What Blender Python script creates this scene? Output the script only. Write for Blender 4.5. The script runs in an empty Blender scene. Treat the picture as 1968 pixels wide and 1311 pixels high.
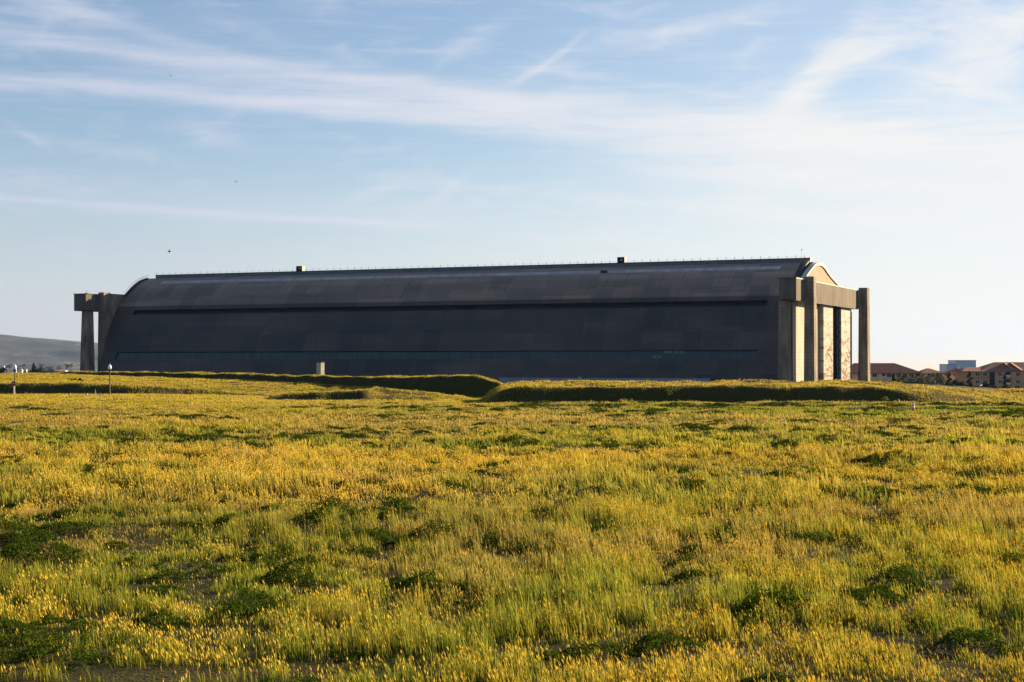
import bpy, math, random
import numpy as np
from mathutils import Vector, Matrix
random.seed(7); RNG = np.random.default_rng(11)
scene = bpy.context.scene
COL = scene.collection
R = math.radians
F = 3066.0; CX = 984.0; YH = 695.0            # surveyed view: metres from sight lines; eye level is z = 0

# ------------------------------------------------------------------ helpers
def link(o, parent=None):
    COL.objects.link(o)
    if parent: o.parent = parent
    return o
def tag(o, label=None, cat=None, group=None, kind=None):
    if label: o['label'] = label
    if cat: o['category'] = cat
    if group: o['group'] = group
    if kind: o['kind'] = kind
    return o
def empty(name, loc, rz=0.0):
    o = bpy.data.objects.new(name, None); o.location = loc; o.rotation_euler = (0, 0, rz)
    o.empty_display_size = 0.5
    return link(o)
class MB:
    def __init__(s): s.v = []; s.f = []; s.uv = None
    def poly(s, pts):
        n = len(s.v); s.v += [tuple(p) for p in pts]; s.f.append(tuple(range(n, n+len(pts)))); return s
    def box(s, x0, x1, y0, y1, z0, z1):
        return s.hexa([(x0,y0),(x1,y0),(x1,y1),(x0,y1)], z0, [(x0,y0),(x1,y0),(x1,y1),(x0,y1)], z1)
    def hexa(s, b, z0, t, z1):
        n = len(s.v)
        s.v += [(p[0],p[1],z0) for p in b] + [(p[0],p[1],z1) for p in t]
        for q in ((3,2,1,0),(4,5,6,7),(0,1,5,4),(1,2,6,5),(2,3,7,6),(3,0,4,7)): s.f.append(tuple(n+i for i in q))
        return s
    def tube(s, pts, rad, n=6, cap=True):
        pts = [Vector(p) for p in pts]
        if not isinstance(rad, (list, tuple)): rad = [rad]*len(pts)
        base = len(s.v)
        for i, p in enumerate(pts):
            d = (pts[min(i+1, len(pts)-1)] - pts[max(i-1, 0)]).normalized()
            up = Vector((0,0,1)) if abs(d.z) < .9 else Vector((1,0,0))
            a = d.cross(up).normalized(); b = d.cross(a).normalized()
            for k in range(n):
                an = 2*math.pi*k/n; q = p + (a*math.cos(an) + b*math.sin(an))*rad[i]
                s.v.append(tuple(q))
        for i in range(len(pts)-1):
            for k in range(n):
                k2 = (k+1) % n
                s.f.append((base+i*n+k, base+i*n+k2, base+(i+1)*n+k2, base+(i+1)*n+k))
        if cap:
            s.f.append(tuple(base+k for k in range(n-1, -1, -1)))
            s.f.append(tuple(base+(len(pts)-1)*n+k for k in range(n)))
        return s
    def lathe(s, c, prof, n=12):
        base = len(s.v)
        for r, z in prof:
            for k in range(n):
                a = 2*math.pi*k/n; s.v.append((c[0]+r*math.cos(a), c[1]+r*math.sin(a), c[2]+z))
        for i in range(len(prof)-1):
            for k in range(n):
                k2 = (k+1) % n
                s.f.append((base+i*n+k, base+i*n+k2, base+(i+1)*n+k2, base+(i+1)*n+k))
        s.f.append(tuple(base+k for k in range(n-1,-1,-1))); s.f.append(tuple(base+(len(prof)-1)*n+k for k in range(n)))
        return s
    def build(s, name, mat, parent=None, smooth=False, loc=None):
        me = bpy.data.meshes.new(name); me.from_pydata(s.v, [], s.f); me.update()
        if smooth: me.polygons.foreach_set('use_smooth', [True]*len(me.polygons))
        if mat: me.materials.append(mat)
        o = bpy.data.objects.new(name, me)
        if loc is not None: o.location = loc
        return link(o, parent)
def np_mesh(name, V, faces_list, mat, smooth=False):
    """V (n,3); faces_list: list of (k, int array (m,k))"""
    me = bpy.data.meshes.new(name)
    me.vertices.add(len(V)); me.vertices.foreach_set('co', np.ascontiguousarray(V, np.float32).ravel())
    loops = np.concatenate([f.ravel() for _, f in faces_list]).astype(np.int32)
    tot = np.concatenate([np.full(len(f), k, np.int32) for k, f in faces_list])
    start = np.concatenate([[0], np.cumsum(tot)[:-1]]).astype(np.int32)
    me.loops.add(len(loops)); me.loops.foreach_set('vertex_index', loops)
    me.polygons.add(len(tot)); me.polygons.foreach_set('loop_start', start); me.polygons.foreach_set('loop_total', tot)
    if smooth: me.polygons.foreach_set('use_smooth', np.ones(len(tot), bool))
    me.update(calc_edges=True); me.validate()
    if mat: me.materials.append(mat)
    return me
def ground_at(px, Y):                          # sight line column px at depth Y -> X
    return (px-CX)/F*Y
def zline(py, Y): return (YH-py)/F*Y

# value noise in numpy
_perm = np.random.default_rng(5).random((256, 256))
def vnoise(x, y):
    xi = np.floor(x).astype(int); yi = np.floor(y).astype(int); fx = x-xi; fy = y-yi
    fx = fx*fx*(3-2*fx); fy = fy*fy*(3-2*fy)
    p = lambda i, j: _perm[i & 255, j & 255]
    return (p(xi,yi)*(1-fx)+p(xi+1,yi)*fx)*(1-fy) + (p(xi,yi+1)*(1-fx)+p(xi+1,yi+1)*fx)*fy
def fbm(x, y, o=3):
    t = 0; a = .5; n = 0
    for k in range(o):
        t = t + a*vnoise(x*2**k+17.3*k, y*2**k+9.1*k); n += a; a *= .5
    return t/n
def sst(e0, e1, x):
    t = np.clip((x-e0)/(e1-e0), 0, 1); return t*t*(3-2*t)

# ------------------------------------------------------------------ materials
def new_mat(name):
    m = bpy.data.materials.new(name); m.use_nodes = True
    nt = m.node_tree; b = nt.nodes['Principled BSDF']
    return m, nt, b
def nd(nt, t, **kw):
    n = nt.nodes.new(t)
    for k, v in kw.items():
        if k in n.inputs.keys(): n.inputs[k].default_value = v
        else: setattr(n, k, v)
    return n
def ramp(nt, fac, stops, interp='LINEAR'):
    r = nt.nodes.new('ShaderNodeValToRGB'); r.color_ramp.interpolation = interp
    e = r.color_ramp.elements
    while len(e) < len(stops): e.new(.5)
    for i, (p, c) in enumerate(stops):
        e[i].position = p; e[i].color = (*c, 1) if len(c) == 3 else c
    nt.links.new(fac, r.inputs[0]); return r.outputs[0]
def mixc(nt, fac, a, b, mode='MIX'):
    m = nt.nodes.new('ShaderNodeMix'); m.data_type = 'RGBA'; m.blend_type = mode
    for s, v in ((0, fac), (6, a), (7, b)):
        if hasattr(v, 'is_linked') or hasattr(v, 'links'): nt.links.new(v, m.inputs[s])
        elif s == 0: m.inputs[0].default_value = v
        else: m.inputs[s].default_value = (*v, 1) if len(v) == 3 else v
    return m.outputs[2]
def coords(nt, kind='Object', scale=(1,1,1)):
    tc = nt.nodes.new('ShaderNodeTexCoord'); mp = nt.nodes.new('ShaderNodeMapping')
    mp.inputs['Scale'].default_value = scale
    nt.links.new(tc.outputs[kind], mp.inputs[0]); return mp.outputs[0]
def noise(nt, co, scale, detail=3, rough=.55):
    n = nd(nt, 'ShaderNodeTexNoise', Scale=scale, Detail=detail, Roughness=rough)
    nt.links.new(co, n.inputs['Vector']); return n.outputs['Fac']
def bump(nt, b, h, strength=.3, dist=.05):
    n = nd(nt, 'ShaderNodeBump', Strength=strength, Distance=dist)
    nt.links.new(h, n.inputs['Height']); nt.links.new(n.outputs[0], b.inputs['Normal'])
def simple(name, col, rough=.7, metal=0, var=.25, scale=2.0):
    m, nt, b = new_mat(name)
    f = noise(nt, coords(nt), scale)
    c = ramp(nt, f, [(.25, [x*(1-var) for x in col]), (.75, [min(1, x*(1+var)) for x in col])])
    nt.links.new(c, b.inputs['Base Color']); b.inputs['Roughness'].default_value = rough; b.inputs['Metallic'].default_value = metal; b.inputs['Specular IOR Level'].default_value = .5 if rough < .6 else .1
    return m
def concrete(name, base, dark, streak=.5):
    m, nt, b = new_mat(name)
    big = noise(nt, coords(nt, scale=(.25,.25,.09)), 1.0, 4)
    strk = noise(nt, coords(nt, scale=(1.3,1.3,.05)), 1.0, 3)
    fine = noise(nt, coords(nt, scale=(1.2,1.2,1.8)), 1.0, 5, .7)
    c = ramp(nt, big, [(.3, dark), (.65, base)])
    c = mixc(nt, ramp(nt, strk, [(.42, (0,0,0)), (.7, (streak,)*3)]), c, [d*.75 for d in dark])
    c = mixc(nt, ramp(nt, fine, [(.35, (.35,)*3), (.6, (0,)*3)]), c, [d*.7 for d in dark])
    # pour joints every 1.5 m of height
    w = nd(nt, 'ShaderNodeTexWave', wave_type='BANDS', bands_direction='Z', Scale=.21, Distortion=.0)
    nt.links.new(coords(nt), w.inputs[0])
    c = mixc(nt, ramp(nt, w.outputs['Fac'], [(.0, (.35,)*3), (.06, (0,)*3)]), c, [d*.5 for d in dark])
    nt.links.new(c, b.inputs['Base Color']); b.inputs['Roughness'].default_value = .9
    b.inputs['Specular IOR Level'].default_value = .08
    bump(nt, b, fine, .4, .1)
    return m
def corrugated(name, base, axis_scale, rust):
    m, nt, b = new_mat(name)
    w = nd(nt, 'ShaderNodeTexWave', wave_type='BANDS', bands_direction='X', Scale=1.0)
    co = coords(nt, scale=axis_scale); nt.links.new(co, w.inputs[0])
    st = noise(nt, coords(nt, scale=(.5,.5,.06)), 1.0, 4)
    ln = noise(nt, coords(nt, scale=(.12,.12,.12)), 1.0, 3)
    c = ramp(nt, st, [(.35, rust), (.6, base)])
    c = mixc(nt, ramp(nt, ln, [(.4, (.3,)*3), (.65, (0,)*3)]), c, rust)
    nt.links.new(c, b.inputs['Base Color']); b.inputs['Roughness'].default_value = .85; b.inputs['Specular IOR Level'].default_value = .08
    bump(nt, b, w.outputs['Fac'], .6, .15)
    return m

M = {}
M['concrete'] = concrete('weathered_concrete', (.36,.29,.205), (.105,.086,.064), .5)
M['concrete_light'] = concrete('pale_concrete', (.46,.43,.36), (.36,.33,.27), .15)
M['beam'] = corrugated('beam_cladding', (.165,.142,.11), (.55,.55,0), (.095,.077,.056))
M['gable'] = simple('gable_cladding', (.27,.215,.15), .8, 0, .15, .12)
M['rim'] = simple('rim_white', (.46,.44,.40), .7, 0, .08, .5)
M['steel_dark'] = simple('dark_steel', (.035,.036,.04), .6, .0, .3)
M['black'] = simple('black_paint_and_shade', (.012,.012,.013), .8)
M['white'] = simple('white_paint', (.8,.79,.76), .5, 0, .06)
M['galv'] = simple('galvanised_steel', (.30,.30,.30), .5, .2, .2)
M['glass_globe'] = simple('milk_glass', (.85,.86,.88), .25, 0, .03)
M['feather'] = simple('dark_feathers', (.02,.022,.025), .8)

def skin_mat():
    m, nt, b = new_mat('hangar_metal_skin')
    uv = nt.nodes.new('ShaderNodeUVMap'); uv.uv_map = 'uv'
    def mp(sc, loc=(0,0,0)):
        x = nt.nodes.new('ShaderNodeMapping'); x.inputs['Scale'].default_value = sc; x.inputs['Location'].default_value = loc
        nt.links.new(uv.outputs[0], x.inputs[0]); return x.outputs[0]
    base = ramp(nt, noise(nt, mp((.012,.05,1)), 1.0, 4), [(.3, (.158,.118,.090)), (.7, (.212,.160,.122))])
    sv = nt.nodes.new('ShaderNodeSeparateXYZ'); nt.links.new(uv.outputs[0], sv.inputs[0])
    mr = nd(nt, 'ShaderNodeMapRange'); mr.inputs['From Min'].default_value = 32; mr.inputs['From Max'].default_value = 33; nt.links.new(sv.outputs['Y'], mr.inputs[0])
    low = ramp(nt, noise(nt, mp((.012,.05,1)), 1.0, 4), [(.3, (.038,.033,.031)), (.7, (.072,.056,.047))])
    base = mixc(nt, mr.outputs[0], base, low)  # lighter roof above, darker skin below: panel tone with sky light painted in
    mr2 = nd(nt, 'ShaderNodeMapRange'); mr2.inputs['From Min'].default_value = 18.6; mr2.inputs['From Max'].default_value = 18.9; nt.links.new(sv.outputs['Y'], mr2.inputs[0])
    base = mixc(nt, mr2.outputs[0], mixc(nt, 1.0, base, (1.22,1.2,1.2), 'MULTIPLY'), base)
    # patches of replaced sheets: cells along the arches
    def cells(sc, loc, thr, amt, col, c):
        v = nt.nodes.new('ShaderNodeVectorMath'); v.operation = 'FLOOR'; nt.links.new(mp(sc, loc), v.inputs[0])
        wn = nt.nodes.new('ShaderNodeTexWhiteNoise'); wn.noise_dimensions = '3D'; nt.links.new(v.outputs[0], wn.inputs[0])
        f = ramp(nt, wn.outputs['Value'], [(thr, (0,0,0)), (1.0, (amt,)*3)])
        return mixc(nt, f, c, mixc(nt, 1.0, c, col, 'MULTIPLY'))
    c = cells((1/14.,1/7.5,1), (.3,.2,0), .50, .7, (1.42,1.34,1.28), base)
    c = cells((1/9.,1/11.,1), (.7,.6,0), .55, .9, (.60,.64,.74), c)
    c = cells((1/24.,1/5.,1), (.1,.9,0), .65, .9, (1.45,1.35,1.3), c)
    # seams: sheet laps along the roof and standing ribs
    w1 = nd(nt, 'ShaderNodeTexWave', wave_type='BANDS', bands_direction='Y', Scale=.16); nt.links.new(mp((1,1,1)), w1.inputs[0])
    c = mixc(nt, ramp(nt, w1.outputs['Fac'], [(0, (.22,)*3), (.06, (0,0,0))]), c, (.014,.014,.018))
    w2 = nd(nt, 'ShaderNodeTexWave', wave_type='BANDS', bands_direction='X', Scale=.13, Distortion=.4); nt.links.new(mp((1,1,1)), w2.inputs[0])
    c = mixc(nt, ramp(nt, w2.outputs['Fac'], [(0, (.14,)*3), (.25, (0,0,0))]), c, (.06,.056,.054))
    st = noise(nt, mp((.9,.03,1)), 1.0, 3)
    c = mixc(nt, ramp(nt, st, [(.5, (0,0,0)), (.8, (.35,)*3)]), c, (.018,.02,.027))
    nt.links.new(c, b.inputs['Base Color']); b.inputs['Roughness'].default_value = .62
    b.inputs['Specular IOR Level'].default_value = .35
    bump(nt, b, w2.outputs['Fac'], .3, .1)
    return m
M['skin'] = skin_mat()
def glazing(name, c0, c1, freq):
    m, nt, b = new_mat(name)
    w = nd(nt, 'ShaderNodeTexNoise', Scale=1.0, Detail=2); nt.links.new(coords(nt, scale=(freq,.02,.05)), w.inputs['Vector'])
    c = ramp(nt, w.outputs['Fac'], [(.3, c0), (.7, c1)])
    nt.links.new(c, b.inputs['Base Color']); b.inputs['Roughness'].default_value = .35
    return m
M['glaze'] = glazing('green_wired_glass', (.015,.036,.032), (.034,.064,.054), .5)
M['glaze_shaded'] = glazing('shaded_green_glass', (.006,.014,.015), (.018,.036,.036), .5)  # upper band glass darkened; the overhang's shade is in its colour
M['glaze_pale'] = simple('pale_green_pane', (.075,.15,.12), .4)
M['skylight'] = glazing('translucent_skylight', (.20,.19,.185), (.36,.34,.33), .3)
M['monitor'] = simple('monitor_cladding', (.07,.088,.115), .5, 0, .35, .25)
M['found'] = simple('foundation_wall', (.22,.235,.27), .8, 0, .2, .4)

def leaf_mat(name, rust):
    m, nt, b = new_mat(name)
    tc = nt.nodes.new('ShaderNodeTexCoord'); sx = nt.nodes.new('ShaderNodeSeparateXYZ'); cb = nt.nodes.new('ShaderNodeCombineXYZ')
    nt.links.new(tc.outputs['Object'], sx.inputs[0])
    nt.links.new(sx.outputs['Y'], cb.inputs[0]); nt.links.new(sx.outputs['Z'], cb.inputs[1])
    br = nd(nt, 'ShaderNodeTexBrick'); br.inputs['Scale'].default_value = 1.0
    br.inputs['Brick Width'].default_value = 3.4; br.inputs['Row Height'].default_value = .95
    br.inputs['Mortar Size'].default_value = .05
    br.inputs['Color1'].default_value = (0,0,0,1); br.inputs['Color2'].default_value = (1,1,1,1); br.inputs['Mortar'].default_value = (.35,.35,.35,1)
    nt.links.new(cb.outputs[0], br.inputs[0])
    n = noise(nt, coords(nt, scale=(.10,.10,.30)), 1.0, 4, .7)
    add = nd(nt, 'ShaderNodeMath', operation='ADD'); 
    k = nd(nt, 'ShaderNodeMath', operation='MULTIPLY'); k.inputs[1].default_value = .38
    nt.links.new(br.outputs['Color'], k.inputs[0]); nt.links.new(k.outputs[0], add.inputs[0]); nt.links.new(n, add.inputs[1])
    g = nd(nt, 'ShaderNodeMath', operation='MULTIPLY_ADD'); g.inputs[1].default_value = .0075; g.inputs[2].default_value = -.14
    nt.links.new(sx.outputs['Z'], g.inputs[0])      # sheets lower down have lost more paint
    add2 = nd(nt, 'ShaderNodeMath', operation='ADD'); nt.links.new(add.outputs[0], add2.inputs[0]); nt.links.new(g.outputs[0], add2.inputs[1])
    c = ramp(nt, add2.outputs[0], [(.40, rust), (.52, (.23,.165,.12)), (.62, (.34,.31,.26)), (.85, (.42,.40,.36))])
    nt.links.new(c, b.inputs['Base Color']); b.inputs['Roughness'].default_value = .9; b.inputs['Specular IOR Level'].default_value = .08
    return m
M['door'] = leaf_mat('peeling_door_sheets', (.17,.10,.075))

# ------------------------------------------------------------------ terrain
def pxof(X, Y): return CX + F*X/np.maximum(Y, 1.0)
def base_z(X, Y):
    px = pxof(X, Y)
    z = -3.6 - .0078*(np.minimum(Y, 200)-18) 
    z = z - .0078*np.clip(Y-200, 0, 60)
    z = z + .42*sst(650, 250, px)*sst(120, 225, Y)*sst(420, 300, Y)
    z = z + .30*sst(950, 1050, px)*sst(163.5, 164.6, Y)*(1-sst(172, 182, Y))
    z = z + .22*sst(1500, 1650, px)*sst(151, 152.0, Y)*(1-sst(156, 162, Y))
    far = -9.6 - 7.4*sst(176, 205, X)*sst(420, 560, Y)
    far = far - (np.clip(Y, 900, 17000)-900)*.0072 - .6*sst(900, 1500, Y)*3
    z = z*(1-sst(285, 420, Y)) + far*sst(285, 420, Y)
    return z
def ridge(Y, y0, frun, flat, brun): return sst(y0, y0+frun, Y)*(1-sst(y0+frun+flat, y0+frun+flat+brun, Y))
def height(X, Y):
    X = np.asarray(X, float); Y = np.asarray(Y, float)
    px = pxof(X, Y); b = base_z(X, Y)
    front = Y > 1
    n1 = fbm(X*.35, Y*.35, 2)-.5; n2 = fbm(X*.11+40, Y*.11, 3)-.5
    z = b + front*(n1*.34*sst(260,30,Y) + n2*.60*sst(150, 50, Y))
    rgh = (fbm(X*.4+9, Y*.5, 3)-.5)*1.5 + (fbm(X*.12+2, Y*.1+4, 2)-.5)*1.0
    wob = (fbm(px*.012, Y*0+3.3, 4)-.5)*3
    # long flat-topped berm on the right
    cr = np.interp(px, [915, 940, 965, 1000, 1300, 1640, 1700, 1760, 1820, 1900, 1968, 2060], [-5.2,-4.4,-3.5,-3.05,-3.02,-3.05,-3.25,-3.6,-3.95,-4.5,-4.95,-5.3])
    top = cr + .030*np.clip(Y-189, 0, 17)
    k = ridge(Y, 185.2+wob*.8, 2.6 + 4*sst(1720, 1860, px), 16, 9)*sst(915, 945, px)
    z = np.maximum(z, b + (top-b)*k + rgh*.3*k)
    # terrace on the left behind its own bank
    fr = np.interp(px, [-300, 0, 100, 200, 300, 380, 450, 520, 860], [-3.3,-3.3,-3.3,-3.45,-3.75,-4.15,-4.7,-4.95,-5.2])
    Yb = np.interp(px, [-300, 120, 400, 600, 750, 850, 960, 1030], [335,330,295,270,250,238,228,222])
    bz = np.interp(px, [-300, 0, 120, 400, 600, 750, 850, 960], [-2.75,-2.75,-2.72,-3.25,-3.75,-4.35,-4.9,-5.1])
    zt = fr + (bz-fr)*np.clip((Y-238)/np.maximum(Yb-238, 6), 0, 1.15)
    k = sst(233+wob*.7, 236.4+wob*.7, Y)*(1-sst(Yb+14, Yb+40, Y))*sst(900, 820, px)
    z = np.maximum(z, b + (zt-b)*k + rgh*.25*k)
    # second ridge running away to the left
    cr = np.interp(px, [85, 120, 150, 400, 600, 700, 800, 880, 910, 930, 960, 1000, 1040], [-2.9,-2.35,-2.1,-2.25,-2.65,-2.5,-2.4,-2.25,-2.3,-2.5,-3.05,-3.9,-5.4])
    hump = (fbm(px*.02+4, Y*0+1.7, 2)-.5)*.5
    k = ridge(Y, Yb+wob*1.2, 2.6, 6, 8)*sst(85, 115, px)*(1-sst(1010,1045,px))
    z = np.maximum(z, b + (cr+hump*.5-b)*k + rgh*.35*k)
    # low mound between
    cr = np.interp(px, [485, 520, 560, 640, 720, 770, 830, 890, 915], [-5.2,-4.6,-4.1,-3.95,-3.65,-3.9,-4.3,-4.8,-5.3])
    k = ridge(Y, 203.5+wob*.8, 2.2 + 8*sst(700, 735, px), 3, 5)*sst(485, 515, px)*(1-sst(895, 915, px))
    z = np.maximum(z, b + (cr-b)*k + rgh*.3*k)
    # far mound at the right edge
    cr = np.interp(px, [1825, 1880, 1930, 2200], [-6.0,-5.15,-4.75,-4.6])
    k = ridge(Y, 257+wob*.8, 3.2, 8, 10)*sst(1815, 1850, px)
    z = np.maximum(z, b + (cr-b)*k + rgh*.3*k)
    return z

# sward pattern: 0 straw-gold .. 1 green; second value = reddish brown
def sward(X, Y):
    px = pxof(X, Y)
    g = fbm(X*.16+3, Y*.10+8, 4)*1.0 + fbm(X*.7, Y*.45, 2)*.55
    g = (g-.75)*1.9 + .38
    g = g + .38*np.exp(-((Y-77)/5.)**2)*sst(1250, 900, px)*(vnoise(X*.15, Y*.2)-.1)*1.8
    g = g - .50*np.exp(-((Y-64)/6.)**2)
    g = g + .45*sst(950, 1150, px)*sst(88, 98, Y)*(1-sst(150, 185, Y))
    g = g + .30*sst(500, 900, px)*sst(128, 140, Y)*(1-sst(165, 185, Y))
    g = g - .45*sst(700, 300, px)*sst(95, 150, Y)*(1-sst(225, 235, Y))
    g = g + .36*sst(1700, 600, px)*sst(62, 26, Y)*(1-.35*np.exp(-((Y-19.5)/2.5)**2))
    g = g - .25*sst(1000, 1400, px)*sst(50, 20, Y)
    g = g - .40*sst(184, 190, Y) - .1*sst(232, 245, Y)
    g = g + .6*green_patch(X, Y)
    r = fbm(X*.22+30, Y*.16+2, 3)
    r = sst(.5, .72, r)*.8 + .6*np.exp(-((Y-38)/9.)**2)*sst(1400, 900, px)*sst(250,600,px)*vnoise(X*.5,Y*.4) + .5*np.exp(-((Y-108)/14.)**2)*sst(450,600,px)*sst(1400,1000,px)
    r = r + .75*sst(88, 112, Y)*(1-sst(183, 187, Y))*sst(.3, .6, fbm(X*.05+60, Y*.07+12, 3)) + .25*sst(30,45,Y)*(1-sst(60,75,Y))
    r = r + sst(183, 190, Y)*(.25+.45*sst(1100, 1500, px))*(.4+fbm(X*.1+3, Y*.2, 2))
    return np.clip(g, 0, 1), np.clip(r, 0, 1)

def slope_shade(X, Y):
    # camera-facing banks tinted dark green and cropped short to paint in their shade
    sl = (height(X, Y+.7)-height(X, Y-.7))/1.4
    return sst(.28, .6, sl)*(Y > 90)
def ground_mat():
    m, nt, b = new_mat('ground_soil_and_thatch')
    at = nt.nodes.new('ShaderNodeAttribute'); at.attribute_name = 'Col'
    co = coords(nt)
    n = noise(nt, co, 1.6, 5, .7); n2 = noise(nt, co, 9.0, 3, .7)
    c = mixc(nt, ramp(nt, n, [(.3, (0,)*3), (.7, (.7,)*3)]), at.outputs['Color'], (.048,.036,.020))
    c = mixc(nt, ramp(nt, n2, [(.35, (.7,)*3), (.6, (0,)*3)]), c, (.03,.026,.012))
    nt.links.new(c, b.inputs['Base Color']); b.inputs['Roughness'].default_value = 1.0
    b.inputs['Specular IOR Level'].default_value = 0.05
    bump(nt, b, n2, .6, .1)
    return m
def make_ground():
    th = np.concatenate([np.linspace(-math.pi, -.62, 40)[:-1], np.linspace(-.62, -.43, 30)[:-1], np.linspace(-.43, .43, 430), np.linspace(.43, .62, 30)[1:], np.linspace(.62, math.pi, 40)[1:-1]])
    rad = np.concatenate([np.geomspace(2, 150, 130)[:-1], np.arange(150, 345, .75), np.geomspace(345, 16500, 80)])
    n = len(th); TH, RR = np.meshgrid(th, rad)
    # in front the rings are straight rows of equal depth so that banks stay crisp
    X = np.sin(TH)*RR; Yv = np.cos(TH)*RR
    Z = height(X, Yv)
    V = np.stack([X, Yv, Z], -1).reshape(-1, 3)
    V = np.vstack([V, [[0, 0, -3.46]]])
    i, j = np.meshgrid(np.arange(len(rad)-1), np.arange(n), indexing='ij')
    j2 = (j+1) % n
    Q = np.stack([i*n+j, i*n+j2, (i+1)*n+j2, (i+1)*n+j], -1).reshape(-1, 4)[:, ::-1]
    c = len(V)-1
    T = np.stack([np.full(n, c), np.arange(n), (np.arange(n)+1) % n], -1)[:, ::-1]
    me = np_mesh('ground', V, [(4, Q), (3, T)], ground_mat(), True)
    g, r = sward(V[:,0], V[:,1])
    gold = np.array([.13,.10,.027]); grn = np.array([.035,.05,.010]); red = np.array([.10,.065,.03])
    sd = slope_shade(V[:,0], V[:,1]); g = np.maximum(g, sd*.95); r = r*(1-sd*.8)
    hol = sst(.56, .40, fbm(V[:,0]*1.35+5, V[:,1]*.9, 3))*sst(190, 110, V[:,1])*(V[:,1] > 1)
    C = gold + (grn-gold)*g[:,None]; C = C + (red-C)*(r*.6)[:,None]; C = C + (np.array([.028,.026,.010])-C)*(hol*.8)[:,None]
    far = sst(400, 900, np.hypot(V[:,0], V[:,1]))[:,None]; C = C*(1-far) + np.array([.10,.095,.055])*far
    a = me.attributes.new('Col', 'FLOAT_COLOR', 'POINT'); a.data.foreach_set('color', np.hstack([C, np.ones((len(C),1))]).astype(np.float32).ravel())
    o = link(bpy.data.objects.new('ground', me)); tag(o, kind='structure'); return o

# ------------------------------------------------------------------ vegetation cover
def foliage_mat(name, trans=.45, rough=.6):
    m, nt, b = new_mat(name)
    at = nt.nodes.new('ShaderNodeAttribute'); at.attribute_name = 'Col'
    d = nt.nodes.new('ShaderNodeBsdfDiffuse'); t = nt.nodes.new('ShaderNodeBsdfTranslucent'); mx = nt.nodes.new('ShaderNodeMixShader')
    nt.links.new(at.outputs['Color'], d.inputs[0]); nt.links.new(at.outputs['Color'], t.inputs[0])
    mx.inputs[0].default_value = trans
    nt.links.new(d.outputs[0], mx.inputs[1]); nt.links.new(t.outputs[0], mx.inputs[2])
    out = [n for n in nt.nodes if n.type == 'OUTPUT_MATERIAL'][0]
    nt.links.new(mx.outputs[0], out.inputs[0]); nt.nodes.remove(b)
    return m
M['grass'] = foliage_mat('dry_grass_blades', .55)
M['leaf'] = foliage_mat('leaves', .35)

# (px, py, radius m, height m) of the leafy green weed clumps on the near field
def field_point(px, py):
    Y = F*3.46/(py-YH-23.9); return ground_at(px, Y), Y
WEEDS = [(15,1050,1.1,.42),(75,1075,.9,.36),(40,1262,.85,.36),(120,1275,.5,.3),(200,1255,.55,.32),(640,1015,.9,.4),(705,1052,.7,.36),(865,1040,.9,.4),
         (930,1050,.6,.3),(1190,965,.8,.35),(770,985,.7,.3),(1490,1175,.6,.3),(1440,1150,.4,.25),(1720,890,1.3,.42),(1790,880,1.2,.4),(1860,895,1.2,.42),(1920,905,.9,.36),
         (1690,962,1.0,.4),(1770,990,.9,.36),(1850,980,.7,.33),(300,1205,.35,.22),(455,1190,.4,.24),(1335,945,.9,.33),(1060,1190,.4,.24),(1880,1245,.5,.26),(980,1165,.35,.2),
         (250,905,1.2,.36),(330,905,.9,.33),(180,912,.8,.3),(700,840,1.2,.4),(560,850,1.3,.42),(380,850,1.2,.4),(470,862,.9,.36),(1160,855,1.1,.36),(1000,860,1.2,.38),(1520,870,1.0,.38),(1600,850,1.0,.36),
         (1260,800,1.1,.45),(960,790,1.3,.36),(800,786,1.4,.36),(1340,830,1.2,.35),(1430,832,1.2,.38),(1560,834,1.3,.35),(1690,842,1.0,.34),(1900,800,1.6,.5),(1950,806,1.4,.45),
         (1200,1060,.4,.22),(1310,1090,.4,.24),(560,1120,.5,.26),(480,1165,.45,.25),(230,1160,.5,.26),(1620,1180,.35,.2),(1720,1120,.45,.25),(860,1120,.35,.2),(1945,960,.7,.3),(1500,1030,.6,.28),(1120,1030,.6,.26),(150,1000,.6,.28),(420,1010,.6,.26)]
WP = np.array([(*field_point(a, b), c*1.0, d*1.2) for a, b, c, d in WEEDS])
def green_patch(X, Y):
    k = np.zeros_like(X)
    for x, y, r, h in WP:
        k = np.maximum(k, np.exp(-(((X-x)/(r*1.9))**2 + ((Y-y)/(r*2.6))**2)))
    return k
def weed_cover(X, Y):
    k = np.zeros_like(X)
    for x, y, r, h in WP:
        d2 = ((X-x)/r)**2 + ((Y-y)/(r*1.15))**2
        k = np.maximum(k, np.exp(-d2*1.2)*(.45+.9*sst(.35,.6,fbm(X*1.9+7, Y*1.5, 2))))
    return k

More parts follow.
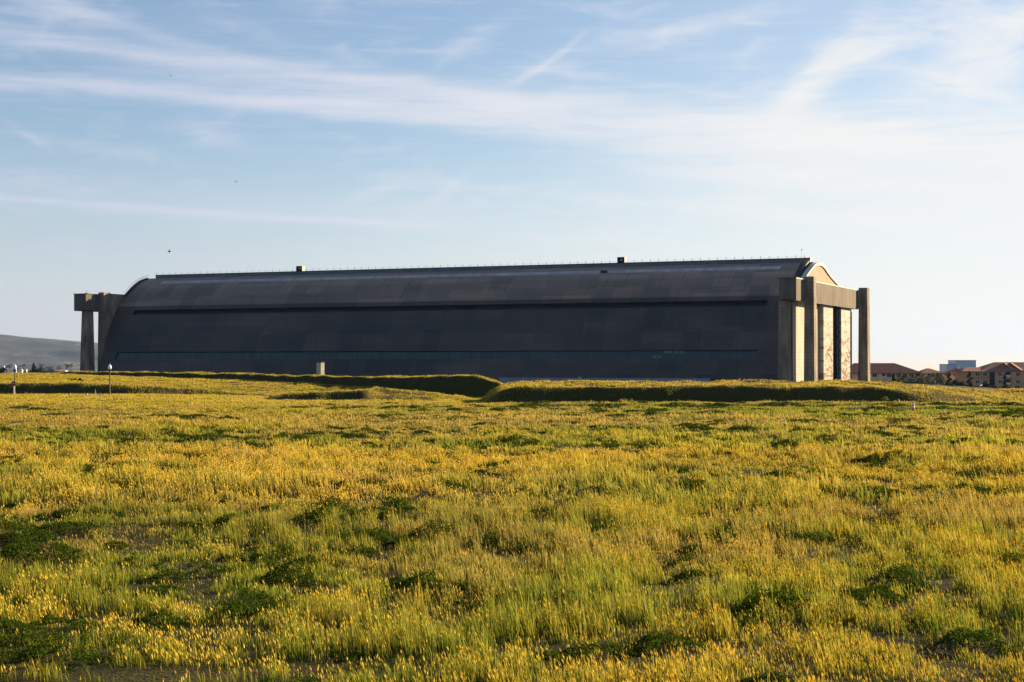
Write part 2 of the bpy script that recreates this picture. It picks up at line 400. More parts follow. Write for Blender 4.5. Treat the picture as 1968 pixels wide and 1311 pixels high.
make_ground()
def blades(X, Y, h, w, lean, yaw, colb, colt, shape):
    """one bent blade per root: 5 verts, quad + triangle. shape = relative width at the middle"""
    Z = height(X, Y) - .02
    n = len(X)
    dx = np.cos(yaw)*w/2; dy = np.sin(yaw)*w/2
    la = RNG.normal(0, 1, n)*.5 + np.pi*.95          # wind lays most blades to the left
    la = la; lx = np.cos(la)*lean*h; ly = np.sin(la)*lean*h
    V = np.empty((n, 5, 3), np.float32)
    V[:,0] = np.stack([X-dx, Y-dy, Z], -1); V[:,1] = np.stack([X+dx, Y+dy, Z], -1)
    mx, my, mz = X+lx*.35, Y+ly*.35, Z+h*.6
    V[:,2] = np.stack([mx+dx*shape, my+dy*shape, mz], -1); V[:,3] = np.stack([mx-dx*shape, my-dy*shape, mz], -1)
    V[:,4] = np.stack([X+lx, Y+ly, Z+h*np.sqrt(np.maximum(1-lean*lean*.5, .3))], -1)
    C = np.empty((n, 5, 3), np.float32)
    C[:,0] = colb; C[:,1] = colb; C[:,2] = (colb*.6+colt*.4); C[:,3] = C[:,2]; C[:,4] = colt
    o = np.arange(n)*5
    Q = np.stack([o, o+1, o+2, o+3], -1); T = np.stack([o+3, o+2, o+4], -1)
    return V.reshape(-1,3), C.reshape(-1,3), Q, T, V[:,4]
def heads(tip, dirx, diry, dirz, L, w, col):
    """barley heads: thin three-sided spindles"""
    n = len(tip); d = np.stack([dirx, diry, dirz], -1); d /= np.linalg.norm(d, axis=1)[:,None]
    a = np.cross(d, [0.3,1,0]); a /= np.linalg.norm(a, axis=1)[:,None]; b = np.cross(d, a)
    V = np.empty((n, 5, 3), np.float32)
    V[:,0] = tip - d*(L*.15)[:,None]; V[:,4] = tip + d*L[:,None]
    mid = tip + d*(L*.4)[:,None]
    for k in range(3):
        an = k*2.0944; V[:,1+k] = mid + (a*math.cos(an)+b*math.sin(an))*w[:,None]
    C = np.repeat(col[:,None,:], 5, 1).astype(np.float32)
    o = np.arange(n)*5
    T = np.concatenate([np.stack([o, o+1+k, o+1+(k+1)%3], -1) for k in range(3)] + [np.stack([o+4, o+1+(k+1)%3, o+1+k], -1) for k in range(3)])
    return V.reshape(-1,3), C.reshape(-1,3), T
GOLD = np.array([.60,.46,.040]); STRAW = np.array([.68,.53,.14]); GREEN = np.array([.150,.225,.020]); DKGRN = np.array([.036,.066,.010])
YGRN = np.array([.33,.34,.03]); BROWN = np.array([.38,.25,.085])

def tint(X, Y, n, hol, tv):
    g, r = sward(X, Y)
    sd = slope_shade(X, Y); g = np.maximum(g, sd*.95); r = r*(1-sd*.8)
    g = np.clip(g - .02 + .35*hol + (tv-.5)*.95 + RNG.normal(0, .16, n), 0, 1)[:,None]; r = np.clip(r + RNG.normal(0,.15,n), 0, 1)[:,None]
    tip = GOLD*(1-g) + (YGRN*.45+GREEN*.55)*g
    tip = tip + (BROWN*1.15-tip)*r*.6
    tip = tip + (STRAW-tip)*(RNG.random((n,1))**3)*.7*(1-.5*g)
    base = (YGRN*.45+GREEN*.40)*.34*(1-g) + DKGRN*1.0*g; base = base + (BROWN*.5-base)*r*.5  # blade bases darkened; shade between tufts is put into the colour
    j = RNG.uniform(.75, 1.22, (n,1))
    return base*j, tip*j
def wedge(n, y0, y1, half=.375):
    Y = np.sqrt(RNG.random(n)*(y1*y1-y0*y0)+y0*y0); return RNG.uniform(-half, half, n)*Y, Y
def bare(X, Y):
    px = pxof(X, Y); py = YH + F*3.46/np.maximum(Y, 1) + 23.9
    b = np.exp(-((py-1297)/13.)**2)*sst(90,150,px)*sst(560,470,px) + np.exp(-((px-495)/30.)**2-((py-1258)/14.)**2) + sst(1300,1318,py)*sst(900,400,px)*.8
    return b*(.5+fbm(X*2, Y*2, 2))
def make_grass():
    Vs, Cs, Qs, Ts = [], [], [], []; off = 0
    def put(V, C, Q, T):
        nonlocal off
        Vs.append(V); Cs.append(C)
        if Q is not None: Qs.append(Q+off)
        Ts.append(T+off); off += len(V)
    # zone: y0, y1, density/m2, height, width, lean
    zones = [(14.5, 24, 720, .195, .0080), (24, 40, 460, .215, .0105), (40, 68, 190, .235, .018), (68, 110, 96, .19, .027), (110, 186, 48, .15, .040), (186, 262, 26, .24, .052), (262, 345, 17, .26, .075)]
    tf = (5.5, 4.2, 2.7, 1.7, 1.1, .8, .65)
    for zi, (y0, y1, den, h0, w0) in enumerate(zones):
        n = int(den*1.25*.375*(y1*y1-y0*y0)); X, Y = wedge(n, y0, y1)
        f = tf[zi]; tuft = vnoise(X*f+3.7, Y*f*.75) * .75 + .25*vnoise(X*f*2.1, Y*f*1.6+8); tv = vnoise(X*f*.8+60, Y*f*.6+20)
        clump = fbm(X*1.35+5, Y*.9, 3); hol = sst(.56, .40, clump)*sst(190, 110, Y); tall = fbm(X*.25+11, Y*.18+3, 3)
        keep = (RNG.random(n) < 1.0-.62*hol) & (RNG.random(n) < .12+1.1*sst(.28, .62, tuft)) & (RNG.random(n) > bare(X, Y)*1.25) & (RNG.random(n) > weed_cover(X, Y)*.58)
        if y0 > 100: keep &= (Y < 300) | (pxof(X, Y) < 700)
        X, Y, tall, clump, hol, tuft, tv = X[keep], Y[keep], tall[keep], clump[keep], hol[keep], tuft[keep], tv[keep]; n = len(X)
        h = h0*(.50+1.0*sst(.25,.75,tall)+.9*(clump-.5))*RNG.uniform(.55, 1.25, n)*(1-.6*hol)*(.55+.85*sst(.25,.7,tuft))
        h = np.maximum(h, .06)
        h *= 1 - .62*slope_shade(X, Y)
        h = np.where(Y > 182, np.minimum(h, .22), h)
        h *= 1 - .45*sst(16.5, 15.2, Y)
        hb = np.where(RNG.random(n) < .06, 1.5, 1.0); h *= np.where(slope_shade(X, Y) > .2, 1, hb)
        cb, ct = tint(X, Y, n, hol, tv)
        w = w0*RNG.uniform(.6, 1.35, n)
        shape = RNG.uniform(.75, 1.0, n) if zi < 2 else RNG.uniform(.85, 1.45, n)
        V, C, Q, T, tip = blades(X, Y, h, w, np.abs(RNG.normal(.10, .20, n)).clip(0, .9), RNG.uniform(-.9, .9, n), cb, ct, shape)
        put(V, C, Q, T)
        if y0 < 66:
            fr = .36 if y0 < 40 else .42
            gs, _ = sward(X, Y)
            s = (RNG.random(n) < fr*(1.12-1.0*gs)*(.35+1.1*sst(.3, .6, tv))); m = s.sum()
            L = RNG.uniform(.045, .09, m)*(1 if zi < 2 else 1.15); ww = L*RNG.uniform(.08, .12, m)*(1.0 if zi < 2 else 1.25)
            hc = (ct[s]*.45 + (STRAW*.65+GOLD*.35)*.95)*RNG.uniform(.75, 1.2, (m,1))
            la = RNG.normal(0, .9, m)+np.pi*.95
            V, C, T = heads(tip[s].astype(float), np.cos(la)*.32, np.sin(la)*.25, np.ones(m)*RNG.uniform(.5,1.1,m), L, ww, hc)
            put(V, C, None, T)
    V = np.concatenate(Vs); C = np.concatenate(Cs)
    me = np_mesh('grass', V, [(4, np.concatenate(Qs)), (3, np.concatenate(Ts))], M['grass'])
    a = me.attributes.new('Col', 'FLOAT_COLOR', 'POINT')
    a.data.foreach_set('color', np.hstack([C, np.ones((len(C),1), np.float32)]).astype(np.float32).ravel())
    o = link(bpy.data.objects.new('grass', me)); tag(o, 'golden and green wild barley grass covering the whole field', 'grass', kind='stuff')
    print('grass verts', len(V))
make_grass()

def leaf_cloud(P, size, col, nbias=None):
    """quads of random attitude at points P (n,3)"""
    n = len(P)
    nr = RNG.normal(0, 1, (n,3)); nr[:,2] = np.abs(nr[:,2])+.25
    if nbias is not None: nr = nr*.7 + nbias
    nr /= np.linalg.norm(nr, axis=1)[:,None]
    a = np.cross(nr, RNG.normal(0, 1, (n,3))); a /= np.linalg.norm(a, axis=1)[:,None]; b = np.cross(nr, a)
    s = size[:,None]
    V = np.stack([P-a*s, P-b*s*.55, P+a*s, P+b*s*.55], 1).reshape(-1,3)
    C = np.repeat(col, 4, 0); o = np.arange(n)*4
    return V, C, np.stack([o, o+1, o+2, o+3], -1)
def col_mesh(name, V, C, faces, mat):
    me = np_mesh(name, V, faces, mat)
    a = me.attributes.new('Col', 'FLOAT_COLOR', 'POINT'); a.data.foreach_set('color', np.hstack([C, np.ones((len(C),1))]).astype(np.float32).ravel())
    return me
def make_weeds():
    Vs, Cs, Qs = [], [], []; off = 0
    pts = [tuple(w) for w in WP]
    X, Y = wedge(3400, 15, 100); cl = fbm(X*1.35+5, Y*.9, 3) + .22*(.5-fbm(X*.12+1, Y*.1+6, 2))
    for x, y in zip(X[cl < .445], Y[cl < .445]): pts.append((x, y, RNG.uniform(.18, .5), RNG.uniform(.12, .24)))
    X, Y = wedge(420, 20, 180)
    g, _ = sward(X, Y)
    for x, y, gg in zip(X, Y, g):
        if gg > .45: pts.append((x, y, RNG.uniform(.25, .55)*(1+y/70), RNG.uniform(.2, .36)))
    for x, y, r, h in pts:
        sz = .009 + .00045*y
        n = int(np.clip(2.6*r*r/(sz*sz)*1.3, 60, 6500))
        a = RNG.uniform(0, 6.283, n); q = np.sqrt(RNG.random(n))*r*1.1
        lump = fbm(np.cos(a)*q/r*2+x, np.sin(a)*q/r*2+y, 2)
        top = .74*h*(1-(q/(r*1.15))**2)*(.35+1.3*lump)
        px_, py_ = x+np.cos(a)*q, y+np.sin(a)*q*1.1
        P = np.stack([px_, py_, height(px_, py_) + top*RNG.uniform(.35, 1.05, n)**.6 + .02], -1)
        c = (DKGRN*.8 + (GREEN*.48-DKGRN*.8)*RNG.random((n,1))**1.2)*RNG.uniform(.7, 1.3, (n,1))
        msk = fbm(px_*2.6+7, py_*1.8, 3) > .40+.14*(q/r); P = P[msk]; c = c[msk]; n = len(P)
        if n < 8: continue
        V, C, Q = leaf_cloud(P, sz*RNG.uniform(.7, 1.4, n), c)
        Vs.append(V); Cs.append(C); Qs.append(Q+off); off += len(V)
    me = col_mesh('leafy_weeds', np.concatenate(Vs), np.concatenate(Cs), [(4, np.concatenate(Qs))], M['leaf'])
    o = link(bpy.data.objects.new('leafy_weeds', me)); tag(o, 'dark green leafy weeds growing in patches among the golden grass', 'weeds', kind='stuff')
make_weeds()

# ------------------------------------------------------------------ the hangar (local x runs toward the right-hand doors, y away, z up)
O = (132.3, 708.0); GZ = -9.7
TH = R(66.3)
hangar = empty('airship_hangar', (O[0], O[1], GZ), -(math.pi/2-TH))
tag(hangar, 'huge dark arched airship hangar with pale concrete door towers at both ends', 'hangar')
def H(s, t, z): return (-s, t, z-GZ)                 # s = metres from ridge end toward the far left, z from eye level
PROF = [(0,44.35),(-4.1,43.75),(-9.1,42.3),(-12.6,40.7),(-17.9,37.5),(-22.3,34.2),(-25.7,30.5),(-30,25),(-34.3,18.2),(-37.2,11.5),(-40.1,4.0),(-43.4,-4.5),(-45.2,-9.9)]
def catmull(P, m=5):
    P = [np.array(p, float) for p in P]; out = []
    Q = [2*P[0]-P[1]] + P + [2*P[-1]-P[-2]]
    for i in range(1, len(Q)-2):
        for k in range(m):
            u = k/m; a, b, c, d = Q[i-1:i+3]
            out.append(.5*((2*b)+(-a+c)*u+(2*a-5*b+4*c-d)*u*u+(-a+3*b-3*c+d)*u**3))
    out.append(P[-1]); return np.array(out)
prof = catmull(PROF)
zs = sorted(set([z for z in (42.2,40.6,26.5,23.9,4.9,1.25)]))
extra = [(np.interp(-z, -prof[:,1], prof[:,0]), z) for z in zs]
prof = np.array(sorted([tuple(p) for p in prof] + extra, key=lambda p: -p[1]))
keep = [0]
for i in range(1, len(prof)):
    isx = any(abs(prof[i,1]-z) < 1e-6 for z in zs)
    if isx or (abs(prof[i,1]-prof[keep[-1],1]) > .12 and not any(0 < abs(prof[i,1]-z) < .12 for z in zs)): keep.append(i)
prof = prof[keep]
arc = np.concatenate([[0], np.cumsum(np.hypot(np.diff(prof[:,0]), np.diff(prof[:,1])))])
S0, S1 = -1.0, 355.0
BANDS = [('window_band', 23.9, 26.5, 11.5, 343.7, 2.4, 'glaze_shaded'), ('window_band', 1.25, 4.9, 13.2, 346.3, .8, 'glaze'), ('skylight_strip', 40.6, 42.2, 10.4, 340, .06, 'skylight')]
sgrid = sorted(set(list(np.round(np.linspace(S0, S1, 73), 3)) + [b[3] for b in BANDS] + [b[4] for b in BANDS]))
def tat(z): return float(np.interp(-z, -prof[:,1], prof[:,0]))
def build_skin():
    V = []; Fc = []; UV = []
    def vert(s, t, z, a): V.append(H(s, t, z)); UV.append((s, a)); return len(V)-1
    for side in (-1, 1):
        idx = [[vert(s, p[0]*(-side), p[1], a if side < 0 else -a) for p, a in zip(prof, arc)] for s in sgrid]
        for i in range(len(sgrid)-1):
            for j in range(len(prof)-1):
                zc = (prof[j,1]+prof[j+1,1])/2; sc = (sgrid[i]+sgrid[i+1])/2
                if side == -1 and any(b[1] < zc < b[2] and b[3] < sc < b[4] for b in BANDS): continue
                q = (idx[i][j], idx[i][j+1], idx[i+1][j+1], idx[i+1][j])
                Fc.append(q if side > 0 else q[::-1])
    # PROF has t negative on the camera side
    me = bpy.data.meshes.new('roof_shell'); me.from_pydata([(v[0], -v[1], v[2]) for v in V] if False else V, [], Fc); me.update()
    uvl = me.uv_layers.new(name='uv')
    for p in me.polygons:
        for li in p.loop_indices: uvl.data[li].uv = UV[me.loops[li].vertex_index]
    me.polygons.foreach_set('use_smooth', [True]*len(me.polygons))
    me.materials.append(M['skin'])
    return link(bpy.data.objects.new('roof_shell', me), hangar)
# camera side uses t = prof t (negative): side -1 -> p[0]*1
build_skin()
for name, z0, z1, s0, s1, dep, mat in BANDS:
    rows = [p for p in prof if z0-1e-6 <= p[1] <= z1+1e-6]
    inn = []
    for p in rows:                                  # push inward (toward +t and down)
        inn.append((p[0]+dep*.85, p[1]-dep*.5))
    mb = MB()
    for a, b in zip(inn[:-1], inn[1:]):
        mb.poly([H(s0,*b), H(s0,*a), H(s1,*a), H(s1,*b)])
    wb = mb.build(name, M[mat], hangar)
    rv = MB()
    rv.poly([H(s0,*rows[0]), H(s0,*inn[0]), H(s1,*inn[0]), H(s1,*rows[0])]); rv.poly([H(s0,*rows[-1]), H(s0,*inn[-1]), H(s1,*inn[-1]), H(s1,*rows[-1])])
    for s in (s0, s1): rv.poly([H(s,*p) for p in rows] + [H(s,*p) for p in reversed(inn)])
    rv.build('reveal', M['black'] if dep > .2 else M['monitor'], wb)  # window reveals blackened, recess shade put into their colour
    if dep > .2:
        ml = MB(); k = s0+1.5
        while k < s1-1:
            a, b = inn[0], inn[-1]; w = .05 if random.random() < .8 else .12
            ml.poly([H(k-w, a[0]-.06, a[1]), H(k+w, a[0]-.06, a[1]), H(k+w, b[0]-.06, b[1]), H(k-w, b[0]-.06, b[1])][::-1]); k += 1.6
        ml.build('mullion_grid', M['steel_dark'], wb)
        if z0 < 5:
            for sa in (46.0, 48.3, 51.2, 53.0, 55.6, 58.0):
                za = random.choice((1.6, 3.6)); q = tat(za)+.5; q2 = tat(za+1.0)+.5
                MB().poly([H(sa, q, za), H(sa+1.9, q, za), H(sa+1.9, q2, za+1.0), H(sa, q2, za+1.0)]).build('pale_pane', M['glaze_pale'], wb)
    else:
        hb = MB(); t0, t1 = tat(42.0)-.12, tat(40.8)-.12
        hb.poly([H(92, t0, 42.05), H(95.5, t0, 42.05), H(94.5, t1, 40.9), H(91, t1, 40.9)]); hb.build('open_panel_shade', M['black'], wb)  # flat black sheet painted as the shade inside an open panel
# ridge monitor
mo = MB().box(-350.7, 0, -1.5, 1.5, 44.0-GZ, 45.75-GZ); mo.build('ridge_monitor', M['monitor'], hangar)
MB().box(-350.9, .25, -1.75, 1.75, 45.75-GZ, 46.05-GZ).build('monitor_roof', M['steel_dark'], hangar)
MB().box(.26, .5, -1.5, 1.5, 44.0-GZ, 46.3-GZ).build('monitor_end', M['rim'], hangar)
rl = MB()
for s in np.arange(2, 351, 4.0):
    for t in (-1.55,): rl.tube([H(s, t, 46.0), H(s, t, 47.3)], .085, 4)
rl.tube([H(2, -1.55, 46.6), H(350, -1.55, 46.6)], .02, 4)
rl.build('ridge_railing', M['steel_dark'], hangar)
def vent(s):
    v = MB(); x = -s; z = 46.06-GZ
    v.box(x-1.7, x+1.7, -1.4, -1.2, z, z+.25); v.box(x-1.7, x+1.7, -1.4, -1.2, z+2.3, z+2.6)
    v.box(x-1.7, x-1.45, -1.4, -1.2, z+.25, z+2.3); v.box(x+1.45, x+1.7, -1.4, -1.2, z+.25, z+2.3)
    v.box(x-1.7, x+1.7, -1.2, 1.4, z+2.3, z+2.6); v.box(x-1.7, x+1.7, 1.2, 1.4, z, z+2.3); v.box(x-1.7, x-1.5, -1.2, 1.2, z, z+2.3)
    o = v.build('roof_vent', M['black'], hangar)
    MB().box(x+1.705, x+1.9, -1.4, 1.4, z, z+2.6).build('end_panel', M['rim'], o)
    h = MB().hexa([(x-.8,-.9),(x+.3,-.9),(x+.3,-.5),(x-.8,-.5)], z+1.1, [(x-.2,-.9),(x+.9,-.9),(x+.9,-.5),(x-.2,-.5)], z+1.6); h.build('light_flap', M['white'], o)
vent(262.4); vent(88.6)
an = MB().tube([H(3.4,-1.6,46.0), H(3.4,-1.6,50.6)], .07, 5).box(-3.4, -2.9, -1.65, -1.55, 49.4-GZ, 49.9-GZ); an.build('antenna', M['galv'], hangar)
# stair walkways over the arch at both ends
def walkway(s0, s1, zmin, rise, posts):
    pts = [p for p in prof if p[1] > zmin and p[1] < 43.9]
    st = MB(); rr = MB()
    for a, b in zip(pts[:-1], pts[1:]):
        for sa in (s0, s1):
            st.poly([H(sa,a[0],a[1]+.1), H(sa,b[0],b[1]+.1), H(sa,b[0]-.3,b[1]+rise), H(sa,a[0]-.3,a[1]+rise)])
        st.poly([H(s0,a[0]-.3,a[1]+rise), H(s1,a[0]-.3,a[1]+rise), H(s1,b[0]-.3,b[1]+rise), H(s0,b[0]-.3,b[1]+rise)])
    o = st.build('stair_walkway', M['steel_dark'], hangar)
    P = np.array(pts); L = np.concatenate([[0], np.cumsum(np.hypot(*np.diff(P, axis=0).T))])
    for d in np.arange(0, L[-1], posts):
        t = np.interp(d, L, P[:,0]); z = np.interp(d, L, P[:,1])
        for sa in (s0, s1): rr.tube([H(sa, t-.3, z+rise), H(sa, t-.5, z+rise+1.2)], .07, 4)
    for sa in (s0, s1): rr.tube([H(sa, p[0]-.5, p[1]+rise+1.2) for p in pts], .05, 4)
    rr.build('handrail', M['steel_dark'], o)
walkway(353.2, 354.8, 33.5, .6, 2.0)
walkway(-.9, 1.6, 30.0, 1.0, 1.5)
# far (left) end wall and floor-level skirt
eb = MB(); eb.poly([H(354.6, p[0], p[1]) for p in prof] + [H(354.6, -p[0], p[1]) for p in reversed(prof)]); eb.build('end_wall', M['black'], hangar)
MB().box(-130.5, -32.2, -46.6, -45.0, -9.7-GZ, -7.15-GZ).build('foundation_wall', M['found'], hangar)
MB().box(-91.5, -90.3, -48.2, -46.8, 0, 3.0).build('utility_cabinet', M['galv'], hangar)
def taper(s0, s1, t0, t1, z1, d, name='pylon', z0=GZ-.5, mat='concrete', parent=hangar):
    b = [(-s1-d, t0-d), (-s0+d, t0-d), (-s0+d, t1+d), (-s1-d, t1+d)]; t = [(-s1, t0), (-s0, t0), (-s0, t1), (-s1, t1)]
    return MB().hexa(b, z0-GZ, t, z1-GZ).build(name, M[mat], parent)
def slab(name, mat, s0, s1, t0, t1, z0, z1, parent=hangar):
    return MB().box(-s1, -s0, t0, t1, z0-GZ, z1-GZ).build(name, M[mat], parent)
# right-hand end
bm = slab('door_beam', 'beam', -11, -4, -71, 52, 25.0, 33.3)
slab('beam_cap', 'rim', -11.15, -10.6, -71.15, 52, 33.3, 33.75, bm)
slab('beam_roof', 'steel_dark', -10.6, -3.8, -71.3, 52, 33.3, 33.6, bm)
slab('beam_soffit', 'steel_dark', -10.9, -4.1, -70.9, 51.9, 24.6, 25.0, bm)
taper(-6.3, -2.5, -66, -61.4, 24.9, .35)
taper(-14.8, -11.02, -57, -52.4, 34.75, .3)
taper(-15.0, -11.02, 52.1, 57.6, 34.75, .3)
la = slab('door_leaf', 'concrete_light', -7, -5.6, -55, -13.3, GZ, 24.6)
lc = slab('door_leaf', 'door', -9, -7.05, -13.2, 5.5, GZ, 24.6)
ld = slab('door_leaf', 'door', -9, -8.5, 22.9, 43.4, GZ, 24.6)
slab('edge_post', 'steel_dark', -9.05, -8.0, 43.5, 44.3, GZ, 24.6, ld); slab('edge_flange', 'concrete_light', -9.0, -8.4, 44.6, 46.4, GZ, 23.5, ld)
tr = MB(); zz = GZ; k = 0
while zz < 23.5:
    a, b = (-8.3, -7.3) if k % 2 == 0 else (-7.3, -8.3)
    tr.tube([H(a, 22.6, zz), H(b, 22.6, zz+2.1)], .10, 4); zz += 2.1; k += 1
tr.tube([H(-8.4, 22.6, GZ), H(-8.4, 22.6, 24.5)], .12, 4); tr.tube([H(-7.2, 22.6, GZ), H(-7.2, 22.6, 24.5)], .12, 4)
tr.build('edge_truss', M['galv'], ld)
slab('flank_wall', 'black', -8.4, 8, 46.6, 47.2, GZ, 26)
# bell-shaped gable above the beam
GAB = [(-34,33.6),(-28.6,35.6),(-22.9,38.0),(-17.1,40.0),(-12.1,41.7),(-7.2,42.9),(-2.1,43.5),(1,43.65),(4.0,43.5),(10.3,42.2),(17.4,40.0),(26.4,37.9),(34.1,36.3),(43.5,35.0),(51.9,34.2)]
gp = catmull(GAB, 3)
gm = MB(); gm.poly([H(-4.2, *p) for p in gp] + [H(-4.2, 51.9, 33.0), H(-4.2, -34, 33.0)][:2]); gw = gm.build('gable_wall', M['gable'], hangar)
rim = MB()
for a, b in zip(gp[:-1], gp[1:]):
    w = .35 + .55*max(0, 1-abs(a[0]-1)/30); w2 = .35 + .55*max(0, 1-abs(b[0]-1)/30)
    lo = lambda p, w: (p[0], p[1]-w*1.3); hi = lambda p, w: (p[0], p[1]+w*.4)
    f0, f1 = -4.75, -2.6
    rim.poly([H(f0,*lo(a,w)), H(f0,*lo(b,w2)), H(f0,*hi(b,w2)), H(f0,*hi(a,w))])
    rim.poly([H(f0,*hi(a,w)), H(f0,*hi(b,w2)), H(f1,*hi(b,w2)), H(f1,*hi(a,w))])
    rim.poly([H(f0,*lo(a,w)), H(f0,*lo(b,w2)), H(-4.2,*lo(b,w2)), H(-4.2,*lo(a,w))][::-1])
    rim.poly([H(f1,*hi(a,w)), H(f1,*hi(b,w2)), H(f1,*lo(b,w2)), H(f1,*lo(a,w))])
rim.build('gable_rim', M['rim'], gw)
fr = MB()
for k in range(0, len(gp)-6):
    p = gp[k]
    if p[0] > 8 and p[1] > 38: fr.tube([H(-2.5, p[0], p[1]+.3), H(-2.5, p[0]+.4, p[1]+1.4)], .07, 4)
q = [p for p in gp if p[0] > 8 and p[1] > 38]; fr.tube([H(-2.5, p[0]+.4, p[1]+1.4) for p in q], .07, 4); fr.build('handrail', M['steel_dark'], gw)
rl = MB()
for t in (40, 41.5, 43, 44.5, 46): rl.tube([H(-7, t, 33.6), H(-7, t, 34.9)], .07, 4)
rl.tube([H(-7, 40, 34.9), H(-7, 46, 34.9)], .07, 4); rl.tube([H(-7, 40, 34.3), H(-7, 46, 34.3)], .07, 4); rl.build('roof_railing', M['galv'], bm)
# left-hand end
bl = slab('door_beam', 'beam', 358.5, 366, -49, 49, 26.1, 34.2)
slab('beam_roof', 'steel_dark', 358.2, 366.3, -49.3, 49.3, 34.2, 34.5, bl); slab('beam_soffit', 'steel_dark', 358.6, 365.9, -48.9, 48.9, 25.7, 26.1, bl)
taper(359.4, 363.5, -46, -42, 25.7, .7); taper(359.4, 363.5, 42, 46, 25.7, .7)
taper(355.1, 358.45, -39.2, -33.9, 35.4, .25); taper(355.1, 358.45, 33.9, 39.2, 35.4, .25)
MB().tube([H(360, -46.5, 34.5), H(360, -46.5, 36.6)], .06, 4).box(-360.8,-359.6,-47,-46,34.5-GZ,34.9-GZ).build('antenna', M['steel_dark'], hangar)
slab('end_gable', 'concrete', 355.2, 357.0, -33.8, 33.8, GZ, 34.9)

# ------------------------------------------------------------------ small things in the field
def hz(X, Y): return float(height(np.array([X]), np.array([Y]))[0])
def lamp_post(px, Y, label):
    X = ground_at(px, Y); z = hz(X, Y)
    r = empty('lamp_post', (X, Y, z)); tag(r, label, 'lamp post', 'globe lamp posts along the bank')
    MB().lathe((0,0,0), [(.16,-.1),(.16,.35),(.10,.45),(.085,1.6),(.065,3.35),(.09,3.4)], 10).build('pole', M['lamp_pole'], r, True)
    MB().lathe((0,0,0), [(.10,3.40),(.22,3.52),(.24,3.62),(.16,3.66)], 10).build('fitter_collar', M['black'], r, True)
    g = MB().lathe((0,0,0), [(.13,3.66),(.25,3.82),(.28,4.0),(.23,4.18),(.12,4.3),(.05,4.38),(.02,4.52)], 12).build('lamp_globe', M['glass_globe'], r, True)
    return r
M['lamp_pole'] = simple('lamp_pole_paint', (.13,.115,.095), .6)
lamp_post(211, 228, 'dark globe lamp post standing alone in front of the hangar wall')
lamp_post(28.5, 228, 'globe lamp post rising behind the red octagonal sign')
def text_mesh(txt, size, depth=.002):
    cu = bpy.data.curves.new('lettering', 'FONT'); cu.body = txt; cu.size = size; cu.align_x = 'CENTER'; cu.align_y = 'CENTER'; cu.extrude = depth
    o = bpy.data.objects.new('lettering', cu); COL.objects.link(o)
    bpy.context.view_layer.update()
    me = bpy.data.meshes.new_from_object(o.evaluated_get(bpy.context.evaluated_depsgraph_get()))
    bpy.data.objects.remove(o); return me
M['red'] = simple('sign_red', (.28,.03,.035), .5, 0, .1); M['post_pale'] = simple('sign_post_grey', (.55,.52,.48), .7)
X = ground_at(26.8, 224); sg = empty('stop_sign', (X, 224, hz(X, 224))); tag(sg, 'red octagonal stop sign on a pale square post', 'road sign')
MB().box(-.06,.06,-.06,.06,-.1,2.1).build('post', M['post_pale'], sg)
pl = MB(); n = 8; a0 = math.pi/8; pts = [(.38*math.cos(a0+k*math.pi/4), .38*math.sin(a0+k*math.pi/4)+1.72) for k in range(8)]
pl.poly([(x,-.085,z) for x,z in pts]); pl.poly([(x,-.062,z) for x,z in reversed(pts)])
for k in range(8):
    (x,z),(x2,z2) = pts[k], pts[(k+1)%8]; pl.poly([(x,-.085,z),(x,-.062,z),(x2,-.062,z2),(x2,-.085,z2)])
pp = pl.build('sign_plate', M['red'], sg)
tm = text_mesh('STOP', .26); tm.materials.append(M['white']); to = link(bpy.data.objects.new('lettering', tm), pp); to.location = (0,-.09,1.72); to.rotation_euler = (R(90),0,0)
M['orange'] = simple('cone_orange', (.75,.12,.025), .5, 0, .12)
X = ground_at(1755, 140); cn = empty('traffic_cone', (X, 140, hz(X,140)+.05)); tag(cn, 'tall orange traffic cone with white bands standing in the green grass', 'cone')
MB().lathe((0,0,0), [(.16,.05),(.125,.38),(.118,.44),(.09,.66),(.06,.86),(.045,1.0),(.03,1.05)], 14).build('cone_body', M['orange'], cn, True)
MB().lathe((0,0,0), [(.128,.40),(.105,.58)], 14).build('white_band', M['white'], cn, True); MB().lathe((0,0,0), [(.092,.68),(.075,.80)], 14).build('white_band', M['white'], cn, True)
MB().box(-.19,.19,-.19,.19,0,.06).build('base_plate', M['black'], cn)
X = ground_at(616, 296); pr = empty('concrete_pillar', (X, 296, hz(X,296)), R(-38)); tag(pr, 'square pale concrete pillar standing behind the grassy ridge', 'pillar')
z = 4.45-(hz(X,296)+4.5)
MB().hexa([(-.58,-.5),(.58,-.5),(.58,.5),(-.58,.5)], -.3, [(-.55,-.47),(.55,-.47),(.55,.47),(-.55,.47)], 0-hz(X,296)-.22).build('shaft', M['concrete_light'], pr)
MB().box(-.6,.6,-.52,.52, -hz(X,296)-.22, -hz(X,296)-.1).build('cap', M['concrete'], pr)
def rock(px, Y, sx, sy, sz, label, seed):
    rr = np.random.default_rng(seed); X = ground_at(px, Y); mb = MB(); n = 9
    prof_ = [(.9,-.1),(1.0,.2),(.8,.55),(.5,.85),(.12,1.0)]
    for i,(r_,z_) in enumerate(prof_):
        for k in range(n):
            a = 2*math.pi*k/n; j = rr.uniform(.8,1.15)
            mb.v.append((sx*(r_*j*math.cos(a)-.5*z_*z_), sy*r_*j*math.sin(a), sz*z_))
    for i in range(len(prof_)-1):
        for k in range(n): mb.f.append((i*n+k, i*n+(k+1)%n, (i+1)*n+(k+1)%n, (i+1)*n+k))
    mb.f.append(tuple((len(prof_)-1)*n+k for k in range(n)))
    o = mb.build('rock', M['rock'], None, True, (X, Y, hz(X,Y))); tag(o, label, 'rock'); return o
